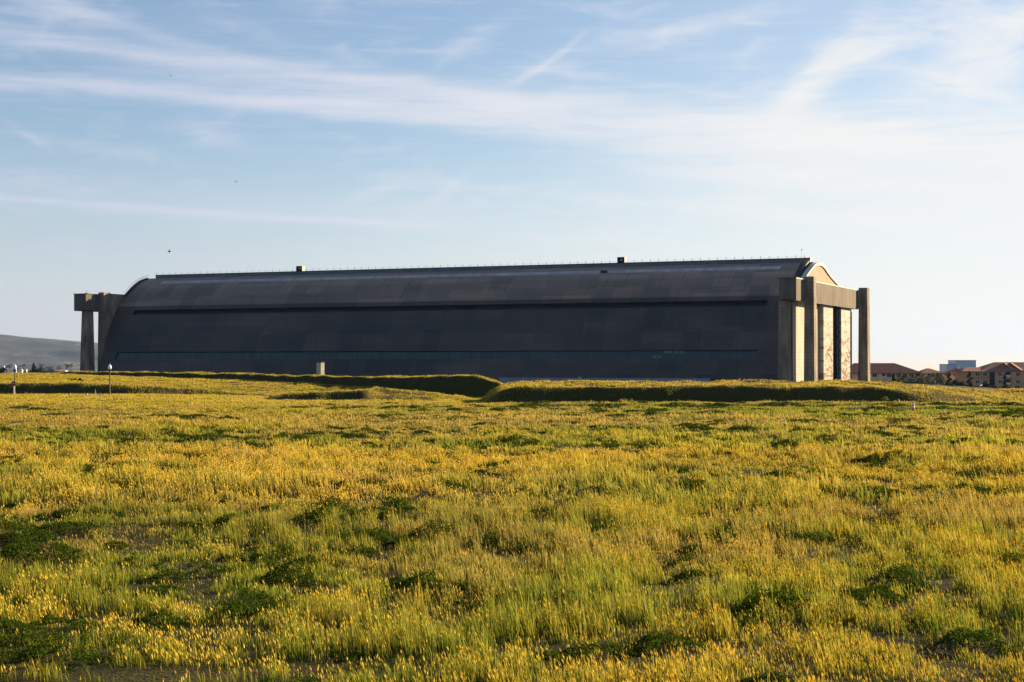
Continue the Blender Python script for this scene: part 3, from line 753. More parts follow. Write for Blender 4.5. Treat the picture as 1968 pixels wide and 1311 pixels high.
M['rock'] = simple('pale_rock', (.50,.45,.40), .9, 0, .2, 6)
rock(1727.5, 179, .13, .12, .62, 'pale upright leaning rock at the foot of the long berm', 3)
M['litter'] = simple('pale_debris', (.55,.50,.42), .9)
for k,(px,w,lab) in enumerate(((133,.5,'pale scrap lying at the foot of the bank near the sign'),(166,.45,'middle pale scrap of the row at the foot of the bank'),(192,.6,'pale scrap lying beside the lamp post before the hangar'))):
    Y = 224; X = ground_at(px, Y); o = MB().hexa([(-w/2,-.1),(w/2,-.12),(w/2*.9,.15),(-w/2,.12)], .0, [(-w/2*.7,-.05),(w/2*.8,-.06),(w/2*.7,.1),(-w/2*.6,.06)], .34).build('debris', M['litter'], None, False, (X, Y, hz(X,Y))); tag(o, lab, 'debris', 'pale scraps at the foot of the bank')
for k,(px,Y,hh,lab) in enumerate(((183,223,.9,'thin pale stake at the foot of the bank left of the lamp post'),(508,208,.85,'thin pale stake at the left tip of the low mound'))):
    X = ground_at(px, Y); o = MB().tube([(0,0,-.1),(.02,0,hh*.6),(.05,0,hh)], [.05,.045,.035], 6).build('stake', M['litter'], None, False, (X, Y, hz(X,Y))); tag(o, lab, 'stake')

# birds
def bird(px, py, Y, span, label, rot, tilt):
    X = ground_at(px, Y); z = zline(py, Y); s = span
    b = MB(); b.tube([(0,-.42*s,0),(0,-.3*s,.02*s),(0,-.1*s,.02*s),(0,.15*s,0),(0,.38*s,.01*s)], [.02*s,.07*s,.10*s,.075*s,.05*s], 8)
    for sg_ in (-1,1):
        b.poly([(sg_*.05*s,-.18*s,.05*s),(sg_*.28*s,-.2*s,.16*s),(sg_*.5*s,.0,.10*s),(sg_*.28*s,.05*s,.15*s),(sg_*.05*s,.12*s,.04*s)])
        b.poly([(sg_*.05*s,.12*s,.02*s),(sg_*.28*s,.05*s,.13*s),(sg_*.5*s,.0,.09*s),(sg_*.28*s,-.2*s,.14*s),(sg_*.05*s,-.18*s,.03*s)])
    b.poly([(-.05*s,.3*s,.01*s),(.05*s,.3*s,.01*s),(.12*s,.52*s,0),(-.12*s,.52*s,0)])
    o = b.build('bird', M['feather'], None, False, (X, Y, z)); o.rotation_euler = (tilt[0], tilt[1], rot); tag(o, label, 'bird'); return o
bird(326.3, 144, 120, .22, 'tiny dark bird high in the sky over the white cloud band', R(40), (R(10), R(35)))
bird(453.5, 349, 150, .26, 'faint tiny bird flying level above the thin lower cloud streak', R(80), (R(0), R(15)))
bird(325, 483, 105, .26, 'dark bird flying just above the left end of the hangar roof', R(10), (R(75), R(-8)))

# ------------------------------------------------------------------ trees and shrubs
M['bark'] = simple('bark', (.10,.08,.06), .95, 0, .3, 3)
def tree_obj(name, X, Y, z, label, cat, group):
    r = empty(name, (X, Y, z)); tag(r, label, cat, group); return r
def palm(X, Y, z, h, label, group, fr=16, fl=3.0, seed=0, dry=True):
    rg = np.random.default_rng(seed); r = tree_obj('palm_tree', X, Y, z, label, 'palm', group)
    lx = rg.uniform(-.06,.06)*h
    MB().tube([(0,0,-.5),(lx*.3,0,h*.35),(lx*.7,0,h*.7),(lx,0,h)], [.34,.25,.22,.26], 7).build('trunk', M['bark'], r, True)
    Vs=[];Cs=[];Qs=[];off=0
    for k in range(fr):
        az = k*2.4+rg.uniform(-.3,.3); el = rg.uniform(-.5, 1.25); L = fl*rg.uniform(.75,1.1)
        pts = []
        for u in np.linspace(0,1,7):
            e = el - 1.5*u*u; pts.append((math.cos(az)*math.cos(e), math.sin(az)*math.cos(e), math.sin(e)))
        P = np.cumsum(np.array(pts)*L/7, axis=0) + np.array([lx,0,h])
        for i in range(6):
            d = P[i+1]-P[i]; sd = np.cross(d, [0,0,1.]); sd /= np.linalg.norm(sd)+1e-6
            w = fl*.20*math.sin(math.pi*(.12+.8*(i+.5)/6))
            for sg_ in (-1,1):
                q0 = P[i]; q1 = P[i]+d*.55; t1 = q1+sd*sg_*w+np.array([0,0,-.45*w])+d*.35; t0 = q0+sd*sg_*w+np.array([0,0,-.45*w])+d*.35
                Vs.append(np.array([q0,q1,t1,t0])); 
                c = np.array([.055,.075,.022])*rg.uniform(.6,1.5) if el > -.2 or not dry else np.array([.12,.085,.04])*rg.uniform(.7,1.2)
                Cs.append(np.repeat(c[None],4,0)); Qs.append(np.array([[off,off+1,off+2,off+3]])); off += 4
    me = col_mesh('crown', np.concatenate(Vs), np.concatenate(Cs), [(4, np.concatenate(Qs))], M['leaf'])
    link(bpy.data.objects.new('crown', me), r); return r
def leafy(X, Y, z, h, w, label, group, seed, kind='round', leaf=.28, n=900, col=(.035,.055,.018), name='broadleaf_tree', cat='tree', trunk=True):
    global RNG
    rg = np.random.default_rng(seed); r = tree_obj(name, X, Y, z, label, cat, group)
    if trunk:
        tb = MB().tube([(0,0,-.4),(.05*h*.3,0,h*.25),(0,0,h*.6)], [.03*h,.022*h,.012*h], 6)
        for k in range(4):
            a = k*1.7+rg.uniform(0,1); tb.tube([(0,0,h*(.28+.07*k)),(math.cos(a)*w*.28,math.sin(a)*w*.28,h*(.45+.08*k))],[.014*h,.006*h],5)
        tb.build('trunk', M['bark'], r, True)
    cl = []
    m = 16 if kind == 'round' else 12
    for k in range(m):
        if kind == 'round':
            u = rg.uniform(-1,1); a = rg.uniform(0,6.28); q = math.sqrt(1-u*u)*rg.uniform(.45,1)
            cl.append((math.cos(a)*q*w*.38, math.sin(a)*q*w*.38, h*(.60+.28*u), w*rg.uniform(.13,.24)))
        elif kind == 'cone':
            u = k/(m-1); a = k*2.4; q = (1-u)*w*.30
            cl.append((math.cos(a)*q, math.sin(a)*q, h*(.14+.82*u), w*(.22*(1-u)+.05)))
        elif kind == 'slim':
            u = k/(m-1); a = k*2.4; q = w*.25*rg.uniform(.2,1)
            cl.append((math.cos(a)*q, math.sin(a)*q, h*(.2+.75*u), w*rg.uniform(.14,.28)*(1-.4*u)))
        else:
            a = rg.uniform(0,6.28); q = math.sqrt(rg.random())*w*.42
            cl.append((math.cos(a)*q, math.sin(a)*q, h*rg.uniform(.25,.7)*(1-.5*(q/w/.42)**2), w*rg.uniform(.14,.22)))
    cl = np.array(cl); which = rg.integers(0, len(cl), n)
    d = rg.normal(0,1,(n,3)); d /= np.linalg.norm(d,axis=1)[:,None]; rad = cl[which,3]*rg.uniform(.35,1.1,n)
    P = cl[which,:3] + d*rad[:,None]*np.array([1,1,.8]); P[:,2] = np.maximum(P[:,2], .05)
    shade = rg.uniform(.6,1.5,len(cl))[which][:,None]*rg.uniform(.7,1.3,(n,1))
    C = np.array(col)*shade
    V, C, Q = leaf_cloud(P, leaf*rg.uniform(.6,1.3,n), C, d*.8)
    me = col_mesh('crown', V, C, [(4, Q)], M['leaf']); link(bpy.data.objects.new('crown', me), r); return r
# far left, beyond the field
DL = 1500.0; gl = 'trees on the skyline at the far left'
def farz(X, Y): return hz(X, Y)
def gtop(py, Y): return zline(py, Y)
for k,(px,py,fl,lab) in enumerate(((13,704,3.2,'palm nearest the left picture edge among pale houses'),(18.5,702.5,3.0,'taller of the twin palms left of the lamp post'),(35,706.5,2.8,'small low palm just right of the left lamp post'),
      (45.5,703,2.8,'single slim palm midway between lamp post and cypress'),(80,703,3.4,'palm rising over a bushy tree right of the cypress'),(92,708,3.6,'left palm of the broad pair above the grey roof'),(99,708,3.8,'right palm of the broad pair above the grey roof'),
      (113,707,3.4,'short palm standing above the tan shed wall'),(127.5,703.5,3.6,'palm leaning near the hangar with a full crown'),(137.5,702,3.3,'tallest far palm closest to the hangar pylon'))):
    X = ground_at(px, DL); z = farz(X, DL); palm(X, DL, z, gtop(py, DL)-z, lab, gl, 14, fl*1.25, 20+k)
for k,(px,py,w,kind,lab) in enumerate(((65,698,9,'cone','dark pointed cypress on the left skyline'),(76,706,11,'round','bushy tree beneath a palm right of the cypress'),(6,707,10,'round','dark bushy tree at the left picture edge'),(86,712,8,'round','low bushy tree left of the grey roof'),(55,712,8,'round','low bushy tree left of the cypress'),(104,711,8,'round','low tree behind the grey roof'),(147,714,10,'round','low tree beside the hangar pylon'))):
    X = ground_at(px, DL-30); z = farz(X, DL-30); leafy(X, DL-30, z, gtop(py, DL-30)-z, w*1.15, lab, gl, 60+k, kind, .8, 700, (.028,.042,.022))
for k,(px,Y,h,w,lab) in enumerate(((142.5,262,.55,1.3,'dark flat shrub on the yellow terrace, left of two'),(155,256,.75,.95,'dark rounded shrub on the yellow terrace, right of two'),(1714,183,.95,1.5,'dark bush beside the pale rock at the berm foot'),(1702,183.5,1.1,1.4,'pale green bushy weed left of the dark bush'))):
    X = ground_at(px, Y); leafy(X, Y, hz(X,Y), h, w, lab, None, 90+k, 'bush', .09, 420, (.03,.05,.014) if k != 3 else (.16,.17,.04), 'shrub', 'shrub', False)
X = ground_at(1205, 181); leafy(X, 181, hz(X,181), 1.0, 2.0, 'yellow flowering weed at the foot of the dark berm', None, 99, 'bush', .06, 260, (.42,.36,.03), 'flowering_weed', 'plant', False)

# right-hand trees in front of the apartments
DR = 728.0; gr_ = 'trees in front of the apartments'
for k,(px,py,fl,lab) in enumerate(((1737,722,2.9,'leftmost palm before the cream apartment block'),(1728,731,2.3,'low palm at the foot of the cream block'),(1748,731,2.6,'short palm hidden among shrubs before the cream block'),(1765,726,3.0,'palm in front of the dark balcony of the cream block'),(1782,729,2.9,'palm in the middle of the dark thicket'),(1799,724,3.2,'feathery palm at the right end of the cream block'),(1812,729,2.8,'palm beside the pointed conifer'))):
    X = ground_at(px, DR); z = hz(X, DR); palm(X, DR, z, gtop(py, DR)-z, lab, gr_, 20, fl*1.3, 120+k, False)
for k,(px,py,w,kind,lab) in enumerate(((1824,716,5.5,'cone','dark pointed conifer between the two apartment buildings'),(1838,728,6.5,'round','round dense tree at the corner of the brown building'),(1846,735,4.0,'round','small round tree against the brown corner wall'),(1815,738,8,'round','wide dark tree right of the palm thicket'),(1795,740,8,'round','wide dark tree under the feathery palm'),(1775,740,7,'round','bushy tree under the middle palm'),(1757,738,6,'round','bushy tree left of the middle palm'),
      (1740,738,5,'round','bushy tree under the leftmost palm'),(1717,719,1.6,'slim','thin young tree against the cream wall'),(1863,713,3.4,'slim','tall thin tree against the brown front wall'),(1869,737,5,'round','dark round tree left of the white panel'),(1879,743,3.5,'round','small dark tree touching the white panel'),(1894,735,5,'round','round tree right of the white panel'),(1905,740,4,'round','low round tree below the stair recess'),(1931,718,2.6,'slim','thin tall tree before the brown balconies'),(1926,739,3.2,'round','small round tree before the lower balcony'),(1962,740,5.5,'round','round green tree at the right picture edge'))):
    Y = DR + (10 if k % 2 else 0) - (0 if px < 1850 else 8); X = ground_at(px, Y); z = hz(X, Y)
    leafy(X, Y, z, gtop(py, Y)-z, w*1.35, lab, gr_, 160+k, kind, .42, 1700 if kind == 'round' else 1000, (.020,.031,.014))

# ------------------------------------------------------------------ buildings beyond
def stucco(name, c): return simple(name, c, .9, 0, .12, .4)
M['cream'] = stucco('cream_stucco', (.74,.56,.36)); M['brownwall'] = stucco('brown_stucco', (.50,.30,.175)); M['trim'] = stucco('pale_trim', (.66,.60,.52))
M['pane'] = simple('dark_window_glass', (.02,.022,.026), .65); M['recess_shade'] = simple('balcony_shadowed_recess', (.035,.028,.025), .9)  # dark flat panels carry the shade of balconies and stairwell in their colour
def tiles(name, c):
    m, nt, b = new_mat(name)
    w = nd(nt, 'ShaderNodeTexWave', wave_type='BANDS', bands_direction='Z', Scale=1.2); nt.links.new(coords(nt), w.inputs[0])
    n = noise(nt, coords(nt), .8, 4, .7)
    cc = ramp(nt, n, [(.3, [x*.7 for x in c]), (.7, [x*1.3 for x in c])]); cc = mixc(nt, ramp(nt, w.outputs['Fac'], [(0,(.5,)*3),(.3,(0,)*3)]), cc, [x*.6 for x in c])
    nt.links.new(cc, b.inputs['Base Color']); b.inputs['Roughness'].default_value = .85; return m
M['tile'] = tiles('clay_roof_tiles', (.23,.088,.055))
def hip_roof(x0, x1, y0, y1, ze, zr, hl, hr, ov=.5, slot=.35):
    mb = MB(); x0 -= ov; x1 += ov; y0 -= ov; y1 += ov; ym = (y0+y1)/2
    A,B,C,D = (x0,y0,ze),(x1,y0,ze),(x1,y1,ze),(x0,y1,ze); E,G = (x0+hl,ym,zr),(x1-hr,ym,zr)
    mb.poly([A,B,G,E]); mb.poly([B,C,G]); mb.poly([C,D,E,G]); mb.poly([D,A,E])
    lo = [(p[0],p[1],ze-slot) for p in (A,B,C,D)]
    for i,(p,q) in enumerate(((A,B),(B,C),(C,D),(D,A))): mb.poly([lo[i], lo[(i+1)%4], q, p])
    mb.poly(lo[::-1]); return mb
def window(root, x, y, z, w, h, double=True):
    w *= BS; h *= BS
    fr_ = MB().box(x-w/2-.12, x+w/2+.12, y-.06, y+.02, z-.12, z+h+.12).build('window', M['trim'], root)
    p = MB()
    if double: p.box(x-w/2, x-.1, y-.10, y-.065, z, z+h).box(x+.1, x+w/2, y-.10, y-.065, z, z+h)
    else: p.box(x-w/2, x+w/2, y-.10, y-.065, z, z+h)
    p.build('pane', M['pane'], fr_)
def balcony(root, x, y, z, w, h):
    w *= BS; h *= BS
    b = MB().box(x-w/2, x+w/2, y-.05, y+.02, z, z+h).build('balcony', M['recess_shade'], root)
    MB().box(x-w/2-.1, x+w/2+.1, y-.9, y-.78, z-.1, z+.95).box(x-w/2-.1, x+w/2+.1, y-.78, y-.055, z-.2, z-.1).build('balcony_wall', M['cream_d'] if root['category']=='x' else M['trim'], b)
# cream block: local x = 0 at px 1636
BS = 1.3
YA = 806.0; xA = ground_at(1636, YA); gzA = -17.6
A = empty('apartment_building', (xA, YA, gzA)); tag(A, 'cream apartment block with long dark red hipped roof behind the right door tower', 'building', 'apartment buildings')
mA = lambda px: ground_at(px, YA)-xA
zA = lambda py: zline(py, YA)-gzA
M['eave'] = simple('eave_board', (.05,.035,.03), .9)
MB().box(0, mA(1774), 0, 21, -.5, zA(717.5)-.35).build('wall', M['cream'], A)
hip_roof(0, mA(1774), 0, 21, zA(717.3), zA(698), 4, 12.4).build('roof', M['tile'], A)
MB().box(mA(1688), mA(1694), -1.2, -.02, -.5, zA(719)).build('bay', M['cream'], A)
MB().box(mA(1712.5), mA(1718), -1.0, -.02, -.5, zA(719)).build('bay', M['cream'], A)
w2 = MB().box(mA(1774)+.05, mA(1812), -2.5, 12, -.5, zA(717.5)-.35).build('wing', M['cream'], A)
hip_roof(mA(1768), mA(1813), -2.5, 12, zA(717.4), zA(708), 5.2, 6.5).build('wing_roof', M['tile'], A)
for row in (0, 1, 2):
    zz = zA(724.5) - row*2.95*BS
    for px, dbl in ((1652,1),(1680.5,1),(1708.5,1),(1727,1),(1739,1),(1751.5,1)): window(A, mA(px), 0, zz, 1.5, 1.25, True)
    for px in (1696.8, 1763.5): balcony(A, mA(px), 0, zz-.5, 1.7, 2.0)
    for px in (1783, 1790): window(A, mA(px), -2.5, zz, 1.0, 1.3, True)
    balcony(A, mA(1802), -2.5, zz-.4, 2.2, 1.9)
# brown block at the right edge
YB = 780.0; xB = ground_at(1850, YB); gzB = -17.1
B = empty('apartment_building', (xB, YB, gzB)); tag(B, 'brown apartment block with stair recess and balconies at the right picture edge', 'building', 'apartment buildings')
mB = lambda px: ground_at(px, YB)-xB
zB = lambda py: zline(py, YB)-gzB
MB().box(0, mB(1900), 0, 14, -.5, zB(714)-.35).build('wall', M['brownwall'], B)
MB().box(mB(1900)+.02, mB(2060), .6, 22, -.5, zB(713.2)-.35).build('wall', M['brownwall'], B)
hip_roof(mB(1850), mB(1905), 0, 14, zB(713.8), zB(706), 3.9, 3.9, .7).build('roof', M['tile'], B)
hip_roof(mB(1884), mB(2060), .6, 22, zB(713.4), zB(696.2), 10.7, 10).build('roof', M['tile'], B)
for px in (1938, 1951):
    x = mB(px); yt = 8.6; d = MB()
    a = (x, 6.8, zB(698)); b_ = (x+2, 10.6, zB(697.4)); c_ = (x+4.4, 1.6, zB(711.5)+.1); e = (x+2.6, -.5, zB(711.8)+.1)
    d.poly([a, e, c_, b_]); d.poly([a, b_, (x, 10.6, zB(698)-.2)]); d.poly([a, (x, 10.6, zB(698)-.6), (x+1.6, 2.0, zB(712)), e]); d.build('dormer_roof', M['tile'], B)
MB().box(mB(1902.5), mB(1912.5), .50, .62, 1.5, zB(715.5)).build('stair_recess_shade', M['recess_shade'], B)  # flat dark panel on the wall, coloured as the stairwell's shade
MB().box(mB(1944), mB(1952), -.3, .58, -.5, zB(715)).build('bay', M['brownwall'], B)
MB().box(0-.05, mB(1900), -.08, -.02, zB(725.6)-.12, zB(725.6)+.12).build('string_course', M['tile'], B)
for row in (0, 1, 2):
    zz = zB(722.4) - row*2.85*BS
    for px in (1878, 1893): window(B, mB(px), 0, zz, 1.35, 1.15, True)
    for px in (1922.5, 1957): window(B, mB(px), .6, zz, 1.3, 1.2, True)
    balcony(B, mB(1937.5), .6, zz-.5, 1.8, 1.9)
# reddish hipped block between and behind
YC = 858.0; xC = ground_at(1806, YC)
Cb = empty('apartment_building', (xC, YC, -17.9)); tag(Cb, 'partly hidden block with sloping reddish roof between the cream and brown buildings', 'building', 'apartment buildings')
w_ = ground_at(1872, YC)-xC; zC = lambda py: zline(py, YC)+17.9
MB().box(0, w_, 0, 14, -.5, zC(719)-.35).build('wall', M['cream'], Cb); hip_roof(0, w_, 0, 14, zC(718.5), zC(707.2), 10.7, 2.6).build('roof', M['tile'], Cb)
MB().box(w_*.62, w_*.62+.9, 5.6, 6.6, zC(710), zC(703.5)).build('chimney', M['trim'], Cb)
for k in range(3): window(Cb, w_*(.2+.25*k), 0, zC(723), 1.3, 1.2)
# blue glass office block far behind
YO = 1500.0; xO = ground_at(1819, YO); gzO = hz(xO, YO)
def glass_tower_mat():
    m, nt, b = new_mat('blue_curtain_wall')
    br = nd(nt, 'ShaderNodeTexBrick'); br.offset = 0; br.inputs['Scale'].default_value = 1; br.inputs['Brick Width'].default_value = 1.5; br.inputs['Row Height'].default_value = 3.6; br.inputs['Mortar Size'].default_value = .12
    br.inputs['Color1'].default_value = (.33,.43,.60,1); br.inputs['Color2'].default_value = (.38,.48,.64,1); br.inputs['Mortar'].default_value = (.45,.52,.62,1)
    tc = nt.nodes.new('ShaderNodeTexCoord'); sx = nt.nodes.new('ShaderNodeSeparateXYZ'); cb = nt.nodes.new('ShaderNodeCombineXYZ'); nt.links.new(tc.outputs['Object'], sx.inputs[0])
    nt.links.new(sx.outputs['X'], cb.inputs[0]); nt.links.new(sx.outputs['Z'], cb.inputs[1]); nt.links.new(cb.outputs[0], br.inputs[0])
    nt.links.new(br.outputs['Color'], b.inputs['Base Color']); b.inputs['Roughness'].default_value = .2; b.inputs['Specular IOR Level'].default_value = .8; return m
M['curtain'] = glass_tower_mat()
ob = empty('office_building', (xO, YO, gzO)); tag(ob, 'pale blue glass office block rising behind the apartment roofs', 'building')
mO = lambda px: ground_at(px, YO)-xO; zO = lambda py: zline(py, YO)-gzO
MB().box(0, mO(1836)-.02, 0, 25, -1, zO(700.5)).build('low_wing', M['curtain'], ob); MB().box(mO(1836), mO(1874.5), -2, 25, -1, zO(693.5)).build('tower', M['curtain'], ob)
MB().box(mO(1836)-.15, mO(1874.5)+.15, -2.15, 25.1, zO(693.5), zO(692.3)).build('roof_cap', M['monitor'], ob); MB().box(-.15, mO(1836)-.2, -.15, 25.1, zO(700.5), zO(699.8)).build('roof_cap', M['monitor'], ob)
# white panel in front of the brown block
X = ground_at(1886, 745); wp = MB().box(-.9,.9,-.06,.06,-.2,gtop(740, 745)-hz(X,745)).box(-1.0,-.9,-.08,.08,-.2,gtop(739,745)-hz(X,745)).box(.9,1.0,-.08,.08,-.2,gtop(739,745)-hz(X,745)).build('sign_panel', M['white'], None, False, (X, 745, hz(X,745))); wp.rotation_euler = (0,0,R(50)); tag(wp, 'tall white upright panel between dark trees before the brown building', 'sign')
# low buildings on the left skyline
def shed(name, px0, px1, Y, pytop, pyeave, wm, rm, label):
    x = ground_at(px0, Y); g = hz(x, Y); r = empty(name, (x, Y, g)); tag(r, label, 'building'); w = ground_at(px1, Y)-x
    MB().box(0, w, 0, w*.8, -.5, zline(pyeave, Y)-g-.35).build('wall', wm, r); hip_roof(0, w, 0, w*.8, zline(pyeave, Y)-g, zline(pytop, Y)-g, w*.25, w*.25, .4).build('roof', rm, r); return r
M['slate'] = simple('blue_grey_roof', (.10,.11,.13), .7); M['tan'] = stucco('tan_wall', (.46,.36,.28))
shed('house', 86, 107, 700, 711.5, 717, M['slate'], M['slate'], 'low house with blue grey roof left of the tan shed')
shed('shed', 106.5, 124, 480, 711.3, 712.2, M['tan'], M['tan'], 'tan flat shed where the dark ridge begins')
for k,(p0,p1,t,e,lab) in enumerate(((-4,8,702.5,706,'pale house at the very left picture edge'),(21,30,708,711,'white house behind the left lamp post'),(33,42,709,712,'white house right of the left lamp post'),(46,51,709,712,'small white house below the slim palm'))):
    shed('house', p0, p1, 1700, t, e, M['white'], M['trim'], lab)

# ------------------------------------------------------------------ hills
def make_hills():
    m, nt, b = new_mat('chaparral_hillside')
    co = coords(nt); n = noise(nt, co, .0022, 6, .65); n2 = noise(nt, co, .012, 5, .65)
    c = ramp(nt, n, [(.42, (.004,.010,.012)), (.5, (.022,.032,.036)), (.60, (.12,.112,.105))])
    c = mixc(nt, ramp(nt, n2, [(.42, (.9,)*3), (.56, (0,)*3)]), c, (.006,.014,.014))
    nt.links.new(c, b.inputs['Base Color']); b.inputs['Roughness'].default_value = 1
    xs = np.linspace(-8400, -1200, 300); ys = np.linspace(9200, 14800, 120)
    Xg, Yg = np.meshgrid(xs, ys); px = pxof(Xg, Yg)
    crest = 1.80*np.interp(px, [-900,-300, 0, 40, 80, 120, 160, 200, 300, 420, 520], [150,120, 112, 104, 101, 94, 84, 76, 55, 20, 0])
    k = sst(9400, 12000, Yg)**1.0*(1-sst(13000, 14600, Yg))
    ruf = (fbm(Xg*.0024, Yg*.0016, 4)-.5)
    k2 = np.clip(k + .35*ruf*k*(1-k)*4*.6, 0, 1.2)
    Z = -95 + (crest+92)*k2 + ruf*34*k + 7*(fbm(Xg*.012, Yg*.004+5, 3)-.5)*k
    V = np.stack([Xg, Yg, Z], -1).reshape(-1,3); nx = len(xs)
    i, j = np.meshgrid(np.arange(len(ys)-1), np.arange(nx-1), indexing='ij')
    Q = np.stack([i*nx+j, i*nx+j+1, (i+1)*nx+j+1, (i+1)*nx+j], -1).reshape(-1,4)
    o = link(bpy.data.objects.new('hills', np_mesh('hills', V, [(4,Q)], m, True))); tag(o, kind='structure')
make_hills()
def make_haze():
    o = MB().box(-17500, 17500, -17500, 17500, -150, 330).build('haze', None); tag(o, kind='stuff')
    m = bpy.data.materials.new('haze_air'); m.use_nodes = True; nt = m.node_tree; nt.nodes.clear()
    out = nt.nodes.new('ShaderNodeOutputMaterial'); v = nt.nodes.new('ShaderNodeVolumePrincipled')
    v.inputs['Color'].default_value = (.31,.53,1.0,1); v.inputs['Density'].default_value = HAZE; v.inputs['Anisotropy'].default_value = .3
    nt.links.new(v.outputs[0], out.inputs['Volume']); o.data.materials.append(m)
HAZE = 1.3e-5
make_haze()

# ------------------------------------------------------------------ sky, sun, camera
SUN_EL, SUN_AZ = 15.5, 56.0            # azimuth measured to the right of the view
def make_world():
    w = bpy.data.worlds.new('World'); scene.world = w; w.use_nodes = True
    nt = w.node_tree; nt.nodes.clear(); L = nt.links
    def m(op, *a):
        n = nt.nodes.new('ShaderNodeMath'); n.operation = op
        for i, x in enumerate(a):
            if isinstance(x, (int, float)): n.inputs[i].default_value = x
            else: L.new(x, n.inputs[i])
        return n.outputs[0]
    tc = nt.nodes.new('ShaderNodeTexCoord'); sx = nt.nodes.new('ShaderNodeSeparateXYZ'); L.new(tc.outputs['Generated'], sx.inputs[0])
    x, y, z = sx.outputs
    # bearing and elevation of the direction, expressed in the survey's minutes (1/3066)
    U = m('MULTIPLY', m('TANGENT', m('MINIMUM', m('MAXIMUM', m('ARCTAN2', x, y), -1.25), 1.25)), F)      # 0 at straight ahead
    Vv = m('MULTIPLY', m('DIVIDE', z, m('MAXIMUM', m('SQRT', m('ADD', m('MULTIPLY', x, x), m('MULTIPLY', y, y))), .05)), F*1.02)
    def cloudnoise(su, sv, det, rough, off=0, rot=0, dist=0):
        cb = nt.nodes.new('ShaderNodeCombineXYZ'); L.new(m('MULTIPLY', U, su), cb.inputs[0]); L.new(m('ADD', m('MULTIPLY', Vv, sv), off), cb.inputs[1])
        mp = nt.nodes.new('ShaderNodeMapping'); mp.inputs['Rotation'].default_value = (0,0,rot); L.new(cb.outputs[0], mp.inputs[0])
        n = nt.nodes.new('ShaderNodeTexNoise'); n.inputs['Scale'].default_value = 1; n.inputs['Detail'].default_value = det; n.inputs['Roughness'].default_value = rough; n.inputs['Distortion'].default_value = dist
        L.new(mp.outputs[0], n.inputs['Vector']); return n.outputs['Fac']
    warp = m('MULTIPLY', m('SUBTRACT', cloudnoise(.0022, .004, 3, .5), .5), 60.)
    warp2 = m('MULTIPLY', m('SUBTRACT', cloudnoise(.009, .02, 3, .55, 7), .5), 30.)
    fib = cloudnoise(.0030, .030, 5, .6, 3.1, R(4))       # long fibres
    fib2 = cloudnoise(.0055, .016, 5, .6, 9.7, R(-22), .6)  # crossing wisps
    fac = None
    def smooth(e0, e1, v):
        n = nt.nodes.new('ShaderNodeMapRange'); n.interpolation_type = 'SMOOTHSTEP'
        n.inputs['From Min'].default_value = e0; n.inputs['From Max'].default_value = e1; L.new(v, n.inputs['Value']); return n.outputs[0]
    fib3 = cloudnoise(.0050, .085, 4, .65, 5.7, R(5))
    fibm = m('ADD', m('ADD', .30, m('MULTIPLY', smooth(.28, .72, fib), .85)), m('MULTIPLY', smooth(.3, .7, fib3), .40))
    parts = []
    def band(pts, w_, amp, u0=None, u1=None, fade=250., wg=0, warpk=1.0, tex=None, cut=None):
        P = np.array(pts, float); c = np.polyfit(P[:,0]-CX, YH-P[:,1], min(2, len(P)-1)); c = np.concatenate([np.zeros(3-len(c)), c])
        Uc = m('MINIMUM', m('MAXIMUM', U, -1800.), 1800.)
        ctr = m('ADD', m('MULTIPLY', m('ADD', m('MULTIPLY', Uc, float(c[0])), float(c[1])), Uc), float(c[2]))
        d = m('SUBTRACT', m('ADD', Vv, m('MULTIPLY', m('ADD', warp, warp2), warpk)), ctr)
        wd = m('MAXIMUM', m('ADD', w_, m('MULTIPLY', Uc, wg)), w_*.5)
        d = m('DIVIDE', d, wd)
        g = m('EXPONENT', m('MULTIPLY', m('MULTIPLY', d, d), -1.))
        g = m('MULTIPLY', g, amp)
        if u0 is not None: g = m('MULTIPLY', g, smooth(u0-CX-fade, u0-CX+fade, U))
        if u1 is not None: g = m('MULTIPLY', g, m('SUBTRACT', 1., smooth(u1-CX-fade, u1-CX+fade, U)))
        parts.append(m('MULTIPLY', g, tex if tex is not None else fibm))
    def blob(px, py, rx, ry, amp, slant=0., tex=None):
        du = m('DIVIDE', m('ADD', m('SUBTRACT', U, px-CX), m('MULTIPLY', warp2, .7)), rx)
        dv = m('ADD', m('SUBTRACT', Vv, YH-py), warp2)
        dv = m('DIVIDE', m('SUBTRACT', dv, m('MULTIPLY', m('SUBTRACT', U, px-CX), slant)), ry)
        g = m('EXPONENT', m('MULTIPLY', m('ADD', m('MULTIPLY', du, du), m('MULTIPLY', dv, dv)), -1.))
        parts.append(m('MULTIPLY', m('MULTIPLY', g, amp), tex if tex is not None else m('ADD', .1, m('MULTIPLY', smooth(.28, .68, fib2), 1.4))))
    band([(0,82),(250,100),(500,128),(900,175)], 20, .62, None, 1000, 200, 0, .5)
    band([(0,166),(300,180),(600,200),(984,212),(1400,235),(1968,300)], 25, 1.15, None, None, 1, .018, .45)
    band([(300,140),(600,170),(984,190),(1200,200)], 42, .50, 350, 1250, 200, 0, .4)
    band([(900,235),(1400,285),(1968,335)], 60, .85, 1250, None, 330, .07, .9)
    band([(1100,330),(1500,370),(1968,430)], 70, .55, 1500, None, 350, .05, .9)
    band([(0,388),(300,402),(600,419),(900,432)], 7, .8, None, 860, 120, 0, .15)
    band([(0,372),(300,385),(600,400),(900,415)], 30, .22, None, 1000, 200, 0, .5)
    band([(1010,118),(1200,145),(1400,175)], 8, .30, 1010, 1400, 60, 0, .25)
    band([(985,148),(1050,110),(1120,55)], 9, .42, 980, 1110, 30, 0, .15)
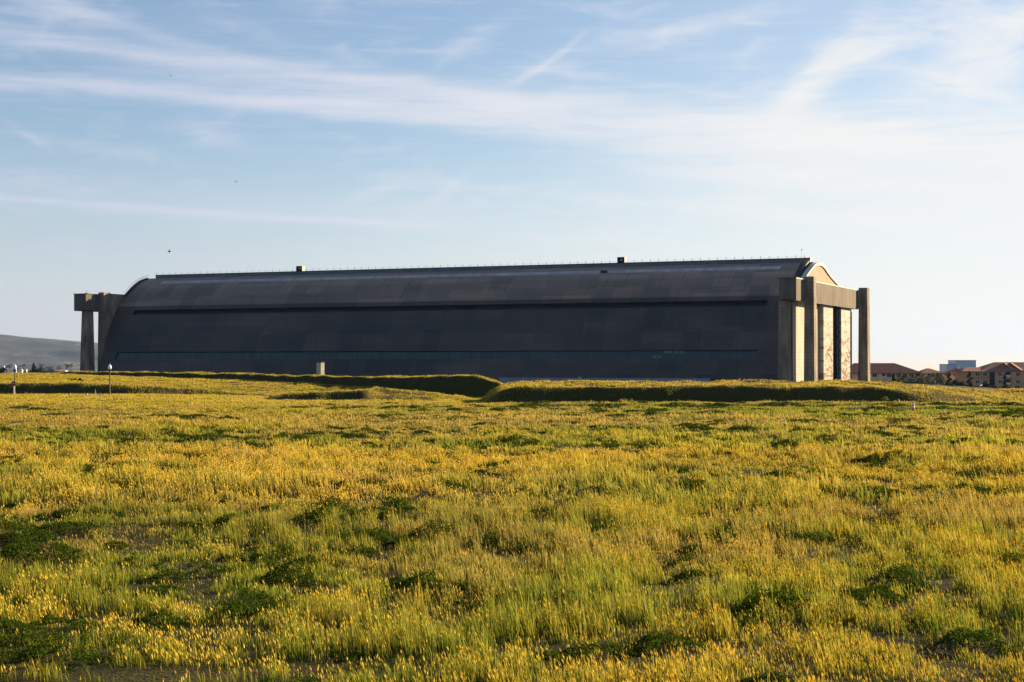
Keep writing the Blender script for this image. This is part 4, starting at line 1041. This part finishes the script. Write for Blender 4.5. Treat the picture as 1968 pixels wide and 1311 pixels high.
    band([(1300,262),(1600,268),(1968,300)], 22, .6, 1350, None, 200, 0, .5); band([(1350,318),(1650,345),(1968,372)], 16, .55, 1400, None, 200, 0, .6); band([(1000,452),(1300,462)], 10, .28, 1060, 1300, 60, 0, .3)
    band([(100,12),(300,70),(480,108)], 14, .40, 40, 520, 80, 0, .4)
    blob(1555, 165, 95, 42, .75, 1.0); blob(1500, 205, 70, 30, .6, .8)
    band([(1780,300),(1968,330)], 14, .5, 1500, None, 200, 0, .8); blob(1930, 110, 170, 60, .95, .45); blob(1700, 90, 200, 26, .6, .35); blob(1850, 175, 180, 16, .5, -.35); blob(1330, 40, 200, 20, .4, .2); blob(1400, 330, 160, 12, .4, -.1); blob(1600, 420, 260, 14, .5, -.1); blob(1150, 375, 160, 10, .3, -.1); blob(1968, 30, 160, 60, .6)
    blob(420, 262, 60, 20, .42, -.2); blob(50, 268, 42, 9, .45, -.55); blob(200, 292, 120, 9, .28, -.12)
    blob(700, 372, 60, 12, .36, .35); blob(840, 375, 55, 14, .42, .75); blob(915, 375, 25, 10, .30, -.5); blob(170, 372, 60, 9, .30, .25)
    blob(900, 70, 60, 22, .36, .5); blob(100, 30, 130, 26, .42, -.35); blob(470, 50, 90, 22, .25, -.2)
    s = parts[0]
    for p in parts[1:]: s = m('ADD', s, p)
    wis = m('MULTIPLY', smooth(.5, .75, fib2), .30); wis = m('ADD', wis, m('MULTIPLY', smooth(.5, .75, fib), .20)); wis = m('ADD', wis, m('MULTIPLY', smooth(.52, .72, fib3), .12))
    s = m('ADD', s, wis)
    # thin milky veil growing toward the sun side and toward the horizon
    veil = m('MULTIPLY', smooth(-900., 1300., U), .50)
    s = m('ADD', s, m('MULTIPLY', veil, m('SUBTRACT', 1.0, smooth(120., 520., Vv))))
    s = m('ADD', s, m('MULTIPLY', .75, m('SUBTRACT', 1.0, smooth(-60., 480., Vv))))
    s = m('ADD', s, m('ADD', .10, m('MULTIPLY', .13, smooth(-200., 600., U))))
    cov = m('SUBTRACT', 1.0, m('EXPONENT', m('MULTIPLY', s, -1.15)))
    cov = m('MULTIPLY', cov, m('ADD', .30, m('MULTIPLY', .70, smooth(-.1, .6, y))))  # unseen clouds behind the camera thinned to set fill on shaded walls
    cov = m('MULTIPLY', cov, smooth(-40., 30., Vv))
    sky = nt.nodes.new('ShaderNodeTexSky'); sky.sky_type = 'NISHITA'; sky.sun_disc = False
    sky.sun_elevation = R(SUN_EL); sky.sun_rotation = R(SUN_AZ); sky.altitude = 20; sky.air_density = 1.0; sky.dust_density = DUST; sky.ozone_density = 4.0
    bg = nt.nodes.new('ShaderNodeBackground'); bg.inputs['Strength'].default_value = SKY; tn = nt.nodes.new('ShaderNodeMix'); tn.data_type = 'RGBA'; tn.blend_type = 'MULTIPLY'; tn.inputs[0].default_value = 1; tn.inputs[7].default_value = (1.09,.945,.88,1); L.new(sky.outputs[0], tn.inputs[6]); L.new(tn.outputs[2], bg.inputs['Color'])
    cc = nt.nodes.new('ShaderNodeMix'); cc.data_type = 'RGBA'
    cc.inputs[6].default_value = (*CLOUD_L, 1); cc.inputs[7].default_value = (*CLOUD_R, 1); L.new(m('MAXIMUM', smooth(-900., 700., U), m('SUBTRACT', 1.0, smooth(-.5, .2, y))), cc.inputs[0])  # clouds behind the camera warmed to add neutral fill light
    cl = nt.nodes.new('ShaderNodeBackground'); L.new(cc.outputs[2], cl.inputs['Color']); cl.inputs['Strength'].default_value = CLOUD
    mx = nt.nodes.new('ShaderNodeMixShader'); L.new(cov, mx.inputs[0]); L.new(bg.outputs[0], mx.inputs[1]); L.new(cl.outputs[0], mx.inputs[2])
    out = nt.nodes.new('ShaderNodeOutputWorld'); L.new(mx.outputs[0], out.inputs['Surface'])
SKY = .050; DUST = .25; CLOUD = .30; CLOUD_L = (.70,.735,.87); CLOUD_R = (.97,.96,.95)
make_world()
ld_ = bpy.data.lights.new('sun', 'SUN'); ld_.energy = 5.0; ld_.angle = R(.5); ld_.color = (1.0, .77, .48)
so = link(bpy.data.objects.new('sun', ld_))
d = Vector((math.sin(R(SUN_AZ))*math.cos(R(SUN_EL)), math.cos(R(SUN_AZ))*math.cos(R(SUN_EL)), math.sin(R(SUN_EL))))
so.rotation_euler = d.to_track_quat('Z', 'Y').to_euler()
cam = bpy.data.cameras.new('camera'); cam.lens = 36*F/1968; cam.sensor_width = 36; cam.clip_end = 60000; cam.clip_start = .1
co_ = link(bpy.data.objects.new('camera', cam)); co_.location = (0,0,0)
co_.rotation_euler = (R(90)+math.atan((YH-655.5)/F), 0, 0)
scene.camera = co_
scene.view_settings.view_transform = 'Standard'; scene.view_settings.look = 'None'; scene.view_settings.gamma = 1; scene.view_settings.exposure = 1.65
scene.cycles.use_denoising = True
scene.cycles.max_bounces = 6; scene.cycles.diffuse_bounces = 3; scene.cycles.transmission_bounces = 4; scene.cycles.volume_bounces = 0; scene.cycles.transparent_max_bounces = 4
